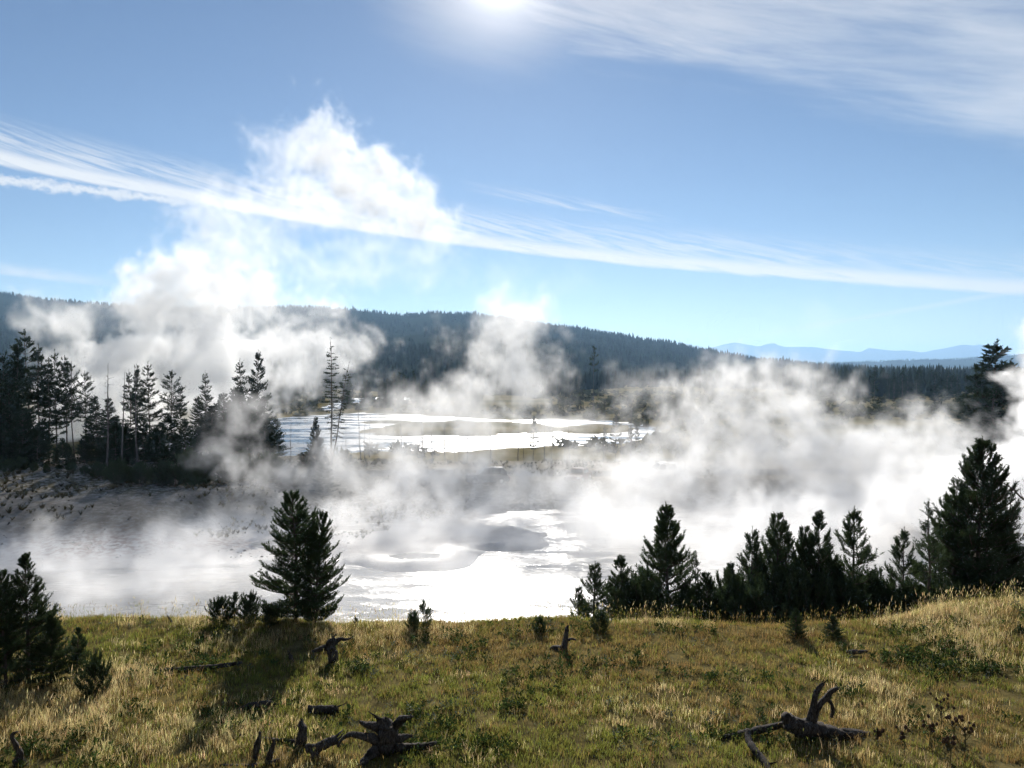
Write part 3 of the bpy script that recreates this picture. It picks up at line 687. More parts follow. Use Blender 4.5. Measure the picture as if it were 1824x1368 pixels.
def snag_mesh(seed, h, nb, blen, up=0.3, zmin=0.3, top=0.93, crook=0.02, r=0.011, tuft=0):
    rng = np.random.RandomState(seed); mb = MB(); zz = np.linspace(0, 1, 8)
    sw = np.cumsum(rng.normal(0, crook, (8, 2)), 0) * h * 0.2; sw -= sw[0]
    ax = np.column_stack([sw, zz * h]); mb.add(*tube(ax, h * r * (1 - zz * 0.9), 6, 0.1, seed))
    for k in range(nb):
        z = rng.uniform(zmin, top) * h; a = rng.uniform(0, 6.28); L = blen * h * rng.uniform(0.3, 1.0) * (1.15 - 0.6 * z / h); e = rng.normal(up, 0.25)
        q = np.array([np.interp(z, ax[:, 2], ax[:, i]) for i in range(3)]); P = [q]
        for i in range(4):
            e += rng.normal(0, 0.22); a += rng.normal(0, 0.2)
            P.append(P[-1] + np.array((math.cos(a) * math.cos(e), math.sin(a) * math.cos(e), math.sin(e))) * L / 4)
        mb.add(*tube(P, np.linspace(h * r * 0.22, h * r * 0.06, 5), 3, 0, 0, False))
        if rng.rand() < 0.6:
            P2 = [P[2]]; e2 = e + rng.normal(0, 0.5); a2 = a + rng.choice((-1, 1)) * 0.8
            for i in range(2): P2.append(P2[-1] + np.array((math.cos(a2) * math.cos(e2), math.sin(a2) * math.cos(e2), math.sin(e2))) * L / 5)
            mb.add(*tube(P2, np.linspace(h * r * 0.12, h * r * 0.05, 3), 3, 0, 0, False))
    return mb.mesh('trunk', M['snag'], True), None, h
shaggy = pine_meshes(206, 16, 0.30, 0.055, 0.5, needle='needle_mid', candle=-0.2, shoot=0.5, nl=0.2, nw=0.06, nper=9, droop=0.35, sweep=0.2, subs=3, nbr=4, gap=0.25, shape=0.25, trunk_r=0.009)
sn = [snag_mesh(301, 14, 26, 0.10), snag_mesh(302, 14, 34, 0.07, -0.1), snag_mesh(303, 14, 12, 0.05, 0.4, 0.5)]
ORD = ['first', 'second', 'third', 'fourth', 'fifth', 'sixth', 'seventh', 'eighth', 'ninth', 'tenth', 'eleventh', 'twelfth', 'thirteenth', 'fourteenth', 'fifteenth', 'sixteenth',
       'seventeenth', 'eighteenth', 'nineteenth', 'twentieth'] + ['twenty-' + q for q in ('first', 'second', 'third', 'fourth', 'fifth', 'sixth', 'seventh', 'eighth', 'ninth')]
def back(u, Y): return Y + (9 + 13 * float(sstep(320, 360, u))) * (u < 500)      # the right half of the grove stands farther back
def ridge_base(u, Y):
    p = at(u, 800, Y); return np.array((p[0], p[1], H1(p[0], p[1]) - 0.15))
GROVE = [  # u, top v, depth, proto, width
    (-25, 600, 78, 2, 1.2), (8, 622, 80, 1, 1.1), (30, 606, 82, 2, 1.0), (51, 586, 84, 1, 1.15), (70, 612, 80, 0, 1.1), (86, 636, 79, 1, 1.0), (100, 622, 82, 0, 1.0), (119, 632, 81, 1, 1.0), (132, 643, 80, 3, 0.9),
    (150, 660, 82, 3, 1.0), (233, 658, 82, 0, 0.9), (246, 647, 84, 1, 0.8), (266, 644, 81, 0, 1.15), (308, 658, 82, 3, 1.2), (322, 682, 84, 0, 0.9), (366, 660, 85, 0, 0.9), (430, 639, 88, 0, 1.0), (456, 622, 87, 2, 0.85)]
for i, (u, v, Y, k, wd) in enumerate(GROVE):
    Y = back(u, Y); b = ridge_base(u, Y)
    plant_tree(gv[k], b, at(u, v, Y)[2] - b[2], f'tall dark pine of the ridge grove, {ORD[i]} tall top counted from the left edge', 'pine tree', 'tall pines of the ridge grove', rg.uniform(0, 6.28), (0, rg.uniform(-.02, .02)), wd)
EXTRA = [(350, 760, 79), (365, 735, 81), (385, 755, 77), (405, 738, 82), (428, 690, 84), (440, 755, 78), (460, 700, 83), (478, 770, 79), (490, 745, 83), (412, 690, 86), (215, 760, 78), (270, 765, 79), (240, 785, 75), (310, 790, 76), (5, 770, 73), (180, 775, 75), (35, 790, 72.5), (75, 745, 76), (162, 738, 79), (150, 775, 77), (203, 752, 77), (98, 800, 75), (122, 790, 76), (20, 700, 82)]
LOW = [(15, 680, 75), (40, 725, 74), (66, 760, 73), (172, 702, 78), (192, 706, 77), (205, 740, 75), (228, 752, 76), (255, 745, 78), (285, 752, 76), (300, 735, 80), (330, 745, 77), (352, 705, 80), (378, 722, 78), (398, 700, 83),
       (420, 715, 81), (445, 722, 79), (472, 735, 80), (562, 742, 84), (540, 805, 78), (578, 812, 77), (-15, 660, 74), (112, 780, 73)]
for i, (u, v, Y) in enumerate(LOW):
    Y = back(u, Y); b = ridge_base(u, Y); lab = f'short dense pine in the lower tier of the ridge grove, {ORD[i]} from the left edge' if i < 17 else \
        ['single pine with layered boughs against the bright river', 'dark bush right of the layered pine below the river', 'second dark bush below the river, nearer the steam',
         'dense pine at the left edge of the ridge grove', 'small dark pine on the clay crest below the grove'][i - 17]
    plant_tree(gv[4] if i not in (3, 4, 11) else gv[2], b, at(u, v, Y)[2] - b[2], lab, 'pine tree', 'lower tier of the ridge grove', rg.uniform(0, 6.28), (0, 0), 1.25 if i != 17 else 0.62)
for i, (u, v, Y) in enumerate(EXTRA):
    Y = back(u, Y); b = ridge_base(u, Y)
    plant_tree(gv[2] if i % 3 == 0 else gv[4], b, at(u, v, Y)[2] - b[2], 'dark pine packed inside the ridge grove', 'pine tree', 'pines packed inside the ridge grove', rg.uniform(0, 6.28), (0, 0), rg.uniform(1.0, 1.35))
for u, v, Y, k, lab, ln_ in ((189, 646, 80, 0, 'bare grey dead tree rising from the middle of the ridge grove', 0.10), (214, 662, 81, 2, 'thin bare dead stem right of the bare grey tree in the grove', 0.06),
                        (518, 748, 82, 2, 'thin bare snag standing before the bright river', 0.0), (590, 600, 88, 1, 'tallest dead tree with shaggy top beside the river', 0.06), (612, 640, 89, 0, 'dead tree leaning right beside the tallest dead tree', 0.22),
                        (245, 655, 83, 1, 'twiggy dead top between two grove pines', 0.0), (575, 770, 90, 2, 'thin leaning dead stem below the tallest dead tree', -0.12)):
    b = ridge_base(u if ln_ < 0.2 else 585, Y) if u < 560 else np.array((at(u if ln_ < 0.2 else 588, 815, Y)[0], Y, H1(at(u, 815, Y)[0], Y) - 0.2))
    plant_tree(shaggy if u in (590, 612) else sn[k], b, at(u, v, Y)[2] - b[2], lab, 'dead tree', None, rg.uniform(0, 6.28), (0, ln_), 1.0, 'dead_tree')

for i, (u, v, Y) in enumerate([(335, 812, 75), (362, 818, 76), (388, 808, 77), (410, 822, 76), (432, 812, 78), (455, 820, 77), (478, 815, 78), (500, 826, 78), (290, 828, 74), (250, 830, 74), (210, 826, 73), (345, 836, 74), (470, 840, 75), (525, 838, 77), (-8, 815, 79), (15, 822, 78), (38, 818, 80), (60, 826, 79), (82, 830, 78), (105, 828, 80), (128, 826, 79), (150, 832, 78), (172, 828, 77), (192, 834, 76), (230, 836, 74), (272, 838, 74), (312, 836, 75)]):
    b = ridge_base(u, Y)
    plant_tree(P_['bush'], b, at(u, v, Y)[2] - b[2], 'dark round bush at the foot of the ridge grove', 'bush', 'bushes along the front of the grove', rg.uniform(0, 6.28), (0, 0), rg.uniform(0.8, 1.2), 'round_bush')
# --- trees on the river flat and across it
kw2 = dict(needle='needle_mid', candle=0.3, shoot=1.3, nl=0.5, nw=0.22, nper=9)
fv = [pine_meshes(401, 14, 0.10, 0.15, 1.0, droop=0.1, sweep=0.4, subs=3, nbr=5, shape=0.7, trunk_r=0.009, **kw2),
      pine_meshes(402, 14, 0.30, 0.13, 1.0, droop=0.1, sweep=0.4, subs=3, nbr=5, gap=0.15, shape=0.55, trunk_r=0.009, **kw2),
      pine_meshes(403, 14, 0.06, 0.20, 0.9, droop=0.1, sweep=0.4, subs=4, nbr=5, shape=0.7, trunk_r=0.010, **kw2),
      pine_meshes(404, 18, 0.60, 0.12, 1.3, droop=0.15, sweep=0.5, subs=3, nbr=4, gap=0.3, shape=0.3, trunk_r=0.008, **kw2)]
def flat_tree(u, v, Y, k, lab, grp=None, wd=1.0, proto=None):
    x = at(u, 700, Y)[0]; z = H1(x, Y) - 0.2
    hh = max(at(u, v, Y)[2] - z, 2.0)
    return plant_tree(proto or fv[k], (x, Y, z), hh, lab, 'pine tree', grp, rg.uniform(0, 6.28), (0, rg.uniform(-.02, .02)), wd)
flat_tree(1057, 614, 262, 3, 'lone tall pine with tufted top standing before the hill', None, 0.62)
flat_tree(1770, 606, 128, 2, 'large dark conifer rising above the steam near the right edge', None, 1.5)
flat_tree(1742, 660, 132, 2, 'conifer leaning on the left side of the large dark conifer', None, 1.5)
flat_tree(1800, 640, 130, 2, 'conifer on the right side of the large dark conifer', None, 1.4)
flat_tree(1822, 655, 165, 2, 'conifer cut by the right edge beyond the steam', None, 1.1)
for i in range(80):      # far bank, left of the middle
    u = rg.choice((rg.uniform(380, 640), rg.uniform(480, 640), rg.uniform(645, 760), rg.uniform(645, 760), rg.uniform(755, 860)))
    Y = rg.uniform(270, 330); flat_tree(u, rg.gauss(682, 9) - (14 if 715 < u < 740 else 0), Y, rg.choice((0, 0, 1, 2)), 'dark conifer in the stand across the river left of the middle steam', 'conifer stand across the river', rg.uniform(0.8, 1.2))
for i in range(40):      # foot of the hill behind the lone pine
    u = rg.choice((rg.uniform(960, 1035), rg.uniform(1150, 1270))); Y = rg.uniform(360, 460)
    flat_tree(u, rg.gauss(684, 7), Y, rg.choice((0, 0, 1, 2)), 'dark conifer at the foot of the hill behind the lone tall pine', 'conifers at the foot of the hill', rg.uniform(0.9, 1.3))
for i in range(22):
    u = rg.uniform(1190, 1262); Y = rg.uniform(205, 300)
    flat_tree(u, rg.gauss(706, 9), Y, rg.choice((0, 1, 2)), 'grey green conifer in the river bend clump', 'conifer clump at the river bend', rg.uniform(0.9, 1.3))
for i in range(70):
    u = rg.uniform(1530, 1760); Y = rg.uniform(330, 480)
    flat_tree(u, rg.gauss(668, 7), Y, rg.choice((0, 0, 1, 2)), 'dark conifer in the wood beyond the right-hand steam', 'conifers beyond the right-hand steam', rg.uniform(0.9, 1.4))
sp = snag_mesh(305, 14, 10, 0.06, 0.3, 0.45, r=0.012)
for i in range(36):
    u = rg.uniform(600, 1190) if i > 8 else rg.uniform(600, 820); Y = rg.uniform(112, 136)
    x = at(u, 800, Y)[0]; z = H1(x, Y) - 0.2; hh = max(at(u, rg.uniform(705, 765), Y)[2] - z, 2.0)
    if rg.random() < 0.7:
        plant_tree(sp, (x, Y, z), hh, 'thin bare trunk on the near river bank', 'dead tree', 'thin trunks along the near river bank', rg.uniform(0, 6.28), (0, rg.uniform(-.05, .05)), 0.8, 'dead_tree')
    else:
        flat_tree(u, rg.uniform(730, 768), Y, rg.choice((1, 3)), 'thin young pine on the near river bank', 'thin young pines along the near river bank', 0.8)
nf = 9000
u = rng.uniform(-150, 1950, nf); Yf = 420 + 560 * rng.uniform(0, 1, nf) ** 0.8 + 90 * np.exp(-((u - 1120) / 90) ** 2) + 70 * np.sin(u * 0.011)
forest('valley_forest', (u - CX) / FPX * Yf, Yf, np.full(nf, -9.5), rng.uniform(7, 16, nf), 12, 'conifer wood along the foot of the hill', 5, 0.2)

def scrub(name, label, n, seed, c0):
    """low willow scrub on the river flat: each bush a heap of leaf faces"""
    rng = np.random.RandomState(seed); u = rng.uniform(350, 1900, n * 3); Yv = rng.uniform(128, 430, n * 3); x = (u - CX) / FPX * Yv
    rv = np.minimum(poly_sd(x, Yv, RIVER), poly_sd(x, Yv, RIVER2))
    ok = (rv > 1.0) & (fbm(x * 0.03, Yv * 0.03, seed) > 0.42); x, Yv = x[ok][:n], Yv[ok][:n]; n = len(x); L = 26
    z = H(x, Yv); R = rng.uniform(0.7, 2.4, n); Rr = np.repeat(R, L)
    d_ = rng.normal(0, 1, (n * L, 3)); d_ /= np.linalg.norm(d_, axis=1)[:, None]; d_[:, 2] = np.abs(d_[:, 2]) * 0.9
    q = np.stack([np.repeat(x, L), np.repeat(Yv, L), np.repeat(z, L)], 1) + d_ * (Rr * rng.uniform(0.5, 1, n * L))[:, None]
    e1 = rng.normal(0, 1, (n * L, 3)) * (Rr * 0.28)[:, None]; e2 = rng.normal(0, 1, (n * L, 3)) * (Rr * 0.28)[:, None]
    V = np.stack([q - e1, q + e1, q + e2], 1).reshape(-1, 3); C = np.array(c0)[None] * np.repeat(rng.uniform(0.6, 1.5, n), L * 3)[:, None]
    tag(link(name, mesh_np(name, V, np.arange(len(V)).reshape(-1, 3), M['far'], col=C)), label, 'scrub', kind='stuff')
scrub('willow_scrub', 'low willow scrub scattered over the river flat', 1500, 90, (0.075, 0.078, 0.035))

def number(group):
    """alike things told apart by counting from the left of the view"""
    L = sorted([o for o in bpy.data.objects if o.get('group') == group], key=lambda o: o.location.x / o.location.y)
    for i, o in enumerate(L): o['label'] = o['label'] + f', {ORD[i]} from the left'
for g_ in ('bushes along the front of the grove', 'pines packed inside the ridge grove', 'conifer clump at the river bend', 'thin trunks along the near river bank', 'thin young pines along the near river bank'): number(g_)

def stones(name, label, n, seed):
    """loose stones on the clay slope and the sinter flats, each an uneven eight-faced lump"""
    rng = np.random.RandomState(seed); x = rng.uniform(-50, -12, n * 4); y = rng.uniform(56, 92, n * 4)
    ok = (poly_sd(x, y, LAKE) > 0.6) & (np.abs(x) < 0.68 * y) & (fbm(x * 0.2, y * 0.2, seed) > 0.40); x, y = x[ok][:n], y[ok][:n]; n = len(x)
    r = 0.04 + 0.13 * rng.rand(n) ** 3; z = H(x, y); D = np.array(((1, 0, 0), (0, 1, 0), (-1, 0, 0), (0, -1, 0), (0, 0, 0.8), (0, 0, -0.5)))
    V = np.stack([x, y, z], 1)[:, None] + D[None] * r[:, None, None] * rng.uniform(0.6, 1.3, (n, 6, 1))
    F = np.array(((0, 1, 4), (1, 2, 4), (2, 3, 4), (3, 0, 4), (1, 0, 5), (2, 1, 5), (3, 2, 5), (0, 3, 5)))
    C = np.array((0.30, 0.28, 0.25))[None] * np.repeat(rng.uniform(0.35, 1.3, n), 6)[:, None]
    tag(link(name, mesh_np(name, V.reshape(-1, 3), (F[None] + (np.arange(n) * 6)[:, None, None]).reshape(-1, 3), M['far'], col=C)), label, 'gravel', kind='stuff')
stones('gravel', 'loose stones strewn over the clay slope and flats', 2000, 95)
def tufts(name, label, n, seed):
    rng = np.random.RandomState(seed); x = rng.uniform(-50, 25, n * 4); y = rng.uniform(62, 100, n * 4)
    ok = (poly_sd(x, y, LAKE) > 2) & (fbm(x * 0.16, y * 0.16, seed) > 0.47 + 0.10 * (y < 68)); x, y = x[ok][:n], y[ok][:n]; n = len(x); L = 14
    z = H(x, y); R = rng.uniform(0.15, 0.45, n); Rr = np.repeat(R, L)
    q = np.stack([np.repeat(x, L), np.repeat(y, L), np.repeat(z, L)], 1); a = rng.uniform(0, 6.28, n * L)
    e = np.stack([-np.sin(a), np.cos(a), a * 0], 1) * (Rr * 0.16)[:, None]; tip = q + np.stack([np.cos(a) * Rr * 0.8, np.sin(a) * Rr * 0.8, Rr * rng.uniform(0.5, 1.3, n * L)], 1)
    C = np.array((0.13, 0.115, 0.065))[None] * np.repeat(rng.uniform(0.5, 1.5, n), L * 3)[:, None]
    tag(link(name, mesh_np(name, np.stack([q - e, q + e, tip], 1).reshape(-1, 3), np.arange(n * L * 3).reshape(-1, 3), M['far'], col=C)), label, 'dry brush', kind='stuff')
tufts('dry_brush', 'tufts of dry brush on the upper clay slope and far bank', 1900, 97)

# ------------------------------------------------------------------ meadow grass
def gpx(u, v):
    p = on_plane(u, v, 0.0); return p[:2]
def patch(x, y, spots):
    r = np.zeros_like(x)
    for (u, v, sx, sy, s) in spots:
        c = gpx(u, v); r = r + s * np.exp(-(((x - c[0]) / sx) ** 2 + ((y - c[1]) / sy) ** 2))
    return r
STRAW = [(330, 1320, 1.6, 0.9, 1.1), (110, 1260, 1.6, 1.0, 1.0), (240, 1205, 0.8, 1.0, 0.9), (600, 1132, 2.0, 0.5, 1.1), (470, 1145, 1.2, 0.5, 0.7), (1690, 1118, 1.6, 1.4, 0.85), (1780, 1165, 1.2, 1.0, 0.6),
         (40, 1310, 1.2, 0.7, 0.7), (1610, 1280, 1.4, 0.8, 0.4), (1480, 1330, 0.9, 0.5, 0.45), (1560, 1210, 1.6, 0.8, 0.25), (420, 1110, 2.5, 0.3, 0.6), (1180, 1260, 1.6, 0.8, 0.35), (500, 1240, 1.0, 0.4, 0.3)]
GREEN = [(280, 1140, 2.4, 1.0, 1.0), (440, 1180, 1.6, 0.8, 0.8), (720, 1300, 2.4, 0.9, 1.1), (950, 1335, 2.6, 0.8, 1.1), (830, 1215, 2.4, 1.0, 0.8), (560, 1230, 1.6, 0.6, 0.9), (1390, 1165, 1.4, 0.6, 0.9), (1180, 1345, 1.6, 0.6, 0.8),
         (960, 1240, 1.8, 0.6, 0.6), (420, 1290, 0.8, 0.3, 0.7), (1560, 1130, 1.6, 0.5, 0.6), (1660, 1185, 1.0, 0.7, 0.8)]
BROWN = [(1030, 1150, 2.6, 1.0, 1.0), (1250, 1150, 2.2, 0.9, 1.0), (1420, 1130, 2.2, 0.5, 0.9), (740, 1150, 2.2, 0.6, 0.8), (330, 1248, 1.4, 0.5, 0.9), (560, 1355, 1.2, 0.5, 0.6), (180, 1230, 1.0, 0.6, 0.6), (1290, 1260, 1.6, 0.7, 0.6),
         (1550, 1290, 2.0, 0.8, 0.6), (1700, 1290, 1.2, 0.8, 0.6), (900, 1180, 2.0, 0.5, 0.5)]
def cover(x, y):
    n = fbm(x * 0.9, y * 1.1, 40); n2 = fbm(x * 0.5 + 7, y * 0.6, 44); n3 = fbm(x * 2.6, y * 2.9, 47)
    s = np.clip(patch(x, y, STRAW) + (n - 0.5) * 1.0 + (n3 - 0.5) * 0.9 - 0.08, 0, 1.4)
    g_ = np.clip(patch(x, y, GREEN) + (n2 - 0.5) * 1.2 + (0.5 - n3) * 0.7 + 0.30, 0, 1.4)
    b = np.clip(patch(x, y, BROWN) + (0.5 - n) * 1.2 + 0.22, 0, 1.4)
    return s, g_, b
def in_view(x, y, m=1.2): return (np.abs(x) < 0.672 * y + m)
def grass(name, label, n, tuft, hlo, hhi, wid, seed, picker, seg2=True, head=False, spread=0.06, lean=0.5, ymax=2.4):
    rng = np.random.RandomState(seed)
    nc = n // tuft
    y = np.sqrt(rng.uniform(10.8 ** 2, 22.5 ** 2, nc * 4)); x = rng.uniform(-1, 1, nc * 4) * (0.672 * y + 1.2)
    ok = (y < edge_y(x) + ymax); x, y = x[ok], y[ok]
    s, g_, b = cover(x, y); prob = picker(x, y, s, g_, b) * np.clip((fbm(x * 3.2, y * 3.2, 57) - 0.28) * 3.6, 0.12, 1)
    ok = rng.rand(len(x)) < prob; x, y, s, g_, b = x[ok][:nc], y[ok][:nc], s[ok][:nc], g_[ok][:nc], b[ok][:nc]; nc = len(x)
    # colour of the tuft: dried straw, green or rusty brown grass
    k = rng.rand(nc) * (s + g_ + b + 1e-6); kind = np.where(k < s, 0, np.where(k < s + g_, 1, 2))
    pal = np.array(((0.63, 0.50, 0.245), (0.215, 0.225, 0.047), (0.29, 0.205, 0.073)))
    c = pal[kind] * rng.uniform(0.65, 1.25, (nc, 1)); c = c * (1 + rng.normal(0, 0.06, (nc, 3)))
    hsc = np.array((1.18, 0.85, 0.95))[kind] * rng.uniform(0.7, 1.25, nc)
    rep = lambda a: np.repeat(a, tuft, 0)
    bx = rep(x) + rng.normal(0, spread, nc * tuft); by = rep(y) + rng.normal(0, spread, nc * tuft); c = rep(c) * rng.uniform(0.8, 1.2, (nc * tuft, 1))
    hh = rep(hsc) * rng.uniform(hlo, hhi, nc * tuft); bz = H(bx, by) - 0.01; m = len(bx)
    a = rng.uniform(0, 6.283, m); ln_ = rng.uniform(0.05, lean, m) * hh
    dx_, dy_ = np.cos(a) * ln_ + 0.05 * hh, np.sin(a) * ln_
    ta = rng.uniform(0, 6.283, m); wx, wy = np.cos(ta) * wid * 0.5, np.sin(ta) * wid * 0.5
    B = np.stack([bx, by, bz], 1); W = np.stack([wx, wy, wx * 0], 1); 
    mid = B + np.stack([dx_ * 0.35, dy_ * 0.35, hh * 0.58], 1); tip = B + np.stack([dx_, dy_, hh * (1 - 0.25 * (ln_ / hh) ** 2)], 1)
    if not head:
        V = np.stack([B - W, B + W, mid + W * 0.75, mid - W * 0.75, tip], 1).reshape(-1, 3)
        f = np.array(((0, 1, 2), (0, 2, 3), (3, 2, 4))); nv = 5
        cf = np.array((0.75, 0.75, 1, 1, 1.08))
    else:
        hd = rng.uniform(0.16, 0.3, m)[:, None] * (tip - mid) + 0; e = np.stack([np.cos(ta), np.sin(ta), ta * 0], 1) * rng.uniform(0.004, 0.008, m)[:, None]
        p1 = tip - hd * 2.2
        V = np.stack([B - W, B + W, p1, p1 + hd * 0.9 - e, p1 + hd * 0.9 + e, tip], 1).reshape(-1, 3)
        f = np.array(((0, 1, 2), (2, 4, 3), (3, 4, 5))); nv = 6
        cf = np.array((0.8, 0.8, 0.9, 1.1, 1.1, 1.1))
    F = (f[None] + (np.arange(m) * nv)[:, None, None]).reshape(-1, 3)
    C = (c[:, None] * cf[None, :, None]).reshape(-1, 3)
    return tag(link(name, mesh_np(name, V, F, M['grass'], col=np.clip(C, 0, 0.8))), label, 'grass', kind='stuff')
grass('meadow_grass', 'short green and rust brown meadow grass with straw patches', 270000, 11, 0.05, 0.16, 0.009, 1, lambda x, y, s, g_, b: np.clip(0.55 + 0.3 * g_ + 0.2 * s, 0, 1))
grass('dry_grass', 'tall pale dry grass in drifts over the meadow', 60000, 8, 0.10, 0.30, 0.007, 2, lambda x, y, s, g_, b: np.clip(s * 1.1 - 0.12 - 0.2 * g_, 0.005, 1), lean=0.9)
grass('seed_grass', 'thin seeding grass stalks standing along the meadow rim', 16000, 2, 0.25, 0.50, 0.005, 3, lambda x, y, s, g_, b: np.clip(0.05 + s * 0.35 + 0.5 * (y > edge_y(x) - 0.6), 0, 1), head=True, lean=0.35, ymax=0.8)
def weeds(name, label, n, seed, c0, lf, hgt, spots, sc):
    rng = np.random.RandomState(seed)
    y = np.sqrt(rng.uniform(10.8 ** 2, 20 ** 2, n * 12)); x = rng.uniform(-1, 1, n * 12) * (0.672 * y + 1)
    pr = patch(x, y, spots) + 1.4 * (fbm(x * sc, y * sc, seed) - 0.56)
    ok = (rng.rand(len(x)) < np.clip(pr, 0, 1)) & (y < edge_y(x)); x, y = x[ok][:n], y[ok][:n]; n = len(x); L = 16
    hh = hgt * rng.uniform(0.5, 1.3, n); z = H(x, y)
    R = lambda a: np.repeat(a, L); a = rng.uniform(0, 6.283, n * L); f = rng.rand(n * L)
    q = np.stack([R(x) + np.cos(a) * 0.02, R(y) + np.sin(a) * 0.02, R(z) + f * R(hh)], 1)
    dd = np.stack([np.cos(a), np.sin(a), rng.uniform(0.1, 0.9, n * L)], 1) * (lf * rng.uniform(0.6, 1.3, n * L))[:, None]
    sd_ = np.stack([-np.sin(a), np.cos(a), a * 0], 1) * lf * 0.24
    V = np.stack([q, q + dd * 0.5 + sd_, q + dd, q + dd * 0.5 - sd_], 1).reshape(-1, 3)
    F = (np.array(((0, 1, 2), (0, 2, 3)))[None] + (np.arange(n * L) * 4)[:, None, None]).reshape(-1, 3)
    C = np.array(c0)[None] * np.repeat(rng.uniform(0.6, 1.4, n), L * 4)[:, None]
    tag(link(name, mesh_np(name, V, F, M['grass'], col=C)), label, 'weeds', kind='stuff')
weeds('green_weeds', 'low dark green leafy weeds scattered through the meadow', 1500, 71, (0.065, 0.10, 0.03), 0.075, 0.15,
      [(770, 1300, 0.8, 0.3, 0.8), (640, 1195, 0.7, 0.3, 0.6), (840, 1330, 1.2, 0.3, 0.8), (430, 1300, 0.6, 0.3, 0.6), (1640, 1165, 0.8, 0.5, 0.8), (1500, 1235, 0.6, 0.3, 0.6), (920, 1265, 0.8, 0.2, 0.7), (1750, 1195, 0.8, 0.3, 0.7), (90, 1330, 0.7, 0.4, 0.8)], 1.1)
weeds('sage_weeds', 'grey green sage weeds dotted over the right of the meadow', 420, 72, (0.13, 0.145, 0.10), 0.06, 0.17, [(1510, 1230, 0.5, 0.3, 0.5), (1100, 1260, 1.5, 0.5, 0.3)], 0.9)

# ------------------------------------------------------------------ dead wood in the meadow
def wood(name, label, cat, base, pieces, group='weathered wood lying in the meadow', seed=0):
    """pieces: (part name, [(u, v, depth offset m, radius px)...], sides); the depth is that of the ground at pixel base"""
    g0 = ground(*base); Y0 = g0[1]
    r = empty(name, g0)
    for i, (pn, pts, sides) in enumerate(pieces):
        Q = []
        for (u, v, dy, rp) in pts:
            p = at(u, v, Y0 + dy); Q.append((p[0] - g0[0], p[1] - g0[1], p[2] - g0[2], rp / FPX * (Y0 + dy)))
        Q = spline(Q, 6); rs = np.random.RandomState(seed * 31 + i)
        Q[1:-1, :3] += rs.normal(0, 1, (len(Q) - 2, 3)) * Q[1:-1, 3:4] * 0.05
        Q[:, 3] = np.abs(Q[:, 3]) * rs.uniform(0.92, 1.08, len(Q)) * np.where(Q[:, 3] > 0.12, 0.56, 0.72)
        mb = MB(); mb.add(*tube(Q[:, :3], Q[:, 3], sides, 0.16, seed * 7 + i))
        for k in range(5 if pn == 'body' else 2):            # broken splinters at the free end
            e0 = Q[-1, :3]; dd = Q[-1, :3] - Q[-4, :3]; dd = dd / (np.linalg.norm(dd) + 1e-9) + rs.normal(0, 0.45, 3); L = max(Q[-5, 3] * rs.uniform(1.2, 3.0), 0.05)
            b0 = Q[-3, :3] + rs.normal(0, 1, 3) * Q[-3, 3] * 0.4
            mb.add(*tube([b0, b0 + dd * L * 0.5, b0 + dd * L], (Q[-3, 3] * 0.38, Q[-3, 3] * 0.22, 0.002), 5, 0.2, k + seed))
        link(pn, mb.mesh(pn, M['dead'], True), r)
    return tag(r, label, cat, group)
wood('tree_stump', 'gnarled grey root stump with a horn shaped root in the lower meadow', 'stump', (690, 1342), [
    ('body', [(680, 1352, 0, 36), (686, 1325, 0, 34), (690, 1305, 0, 30), (684, 1292, 0, 24), (676, 1284, 0, 14)], 14),
    ('root', [(688, 1308, 0, 20), (704, 1294, 0.05, 14), (718, 1281, 0.05, 9), (735, 1277, 0, 3)], 9),
    ('root', [(676, 1296, 0, 16), (660, 1292, 0, 9), (650, 1290, 0.1, 7), (641, 1285, 0.1, 3)], 8),
    ('root', [(672, 1318, -0.1, 14), (650, 1312, -0.15, 9), (625, 1308, -0.1, 7), (608, 1318, -0.1, 5), (602, 1330, -0.1, 4)], 8),
    ('root', [(700, 1318, 0, 16), (722, 1312, 0.1, 8), (735, 1310, 0.1, 3)], 8),
    ('root', [(705, 1332, 0, 14), (735, 1330, 0.1, 8), (760, 1328, 0.1, 7), (778, 1322, 0.1, 3)], 8),
    ('root', [(672, 1335, -0.2, 16), (655, 1350, -0.3, 10), (645, 1362, -0.4, 7)], 8)], seed=1)
wood('tree_stump', 'dark stump with two raised antler like limbs in the right foreground', 'stump', (1440, 1318), [
    ('body', [(1396, 1272, 0, 9), (1410, 1288, 0, 26), (1440, 1300, 0, 32), (1475, 1306, 0, 26), (1510, 1312, 0, 18)], 14),
    ('branch', [(1440, 1290, 0, 14), (1448, 1262, 0, 10), (1452, 1240, 0, 8), (1458, 1228, 0, 7), (1467, 1217, 0, 4)], 9),
    ('branch', [(1446, 1285, 0, 12), (1456, 1262, 0.05, 9), (1470, 1244, 0.1, 8), (1482, 1232, 0.1, 7), (1492, 1225, 0.1, 5)], 9),
    ('branch', [(1472, 1242, 0.1, 6), (1480, 1252, 0.1, 5), (1484, 1264, 0.1, 5), (1482, 1278, 0.1, 4)], 7),
    ('root', [(1500, 1306, 0, 16), (1545, 1312, 0.2, 12), (1590, 1318, 0.3, 9), (1645, 1325, 0.4, 4)], 9)], seed=2)
wood('fallen_log', 'pale straight log lying left of the antlered stump', 'log', (1340, 1312), [('log', [(1286, 1316, -0.1, 7), (1320, 1308, 0, 9), (1360, 1298, 0, 9), (1395, 1290, 0.1, 7)], 10)], seed=3)
wood('fallen_branch', 'bent dark branch curving out of the bottom edge right of centre', 'branch', (1340, 1360), [('branch', [(1332, 1300, 0.7, 7), (1334, 1318, 0.5, 8), (1345, 1338, 0.2, 9), (1358, 1354, 0.0, 9), (1372, 1374, -0.3, 9)], 9)], seed=4)
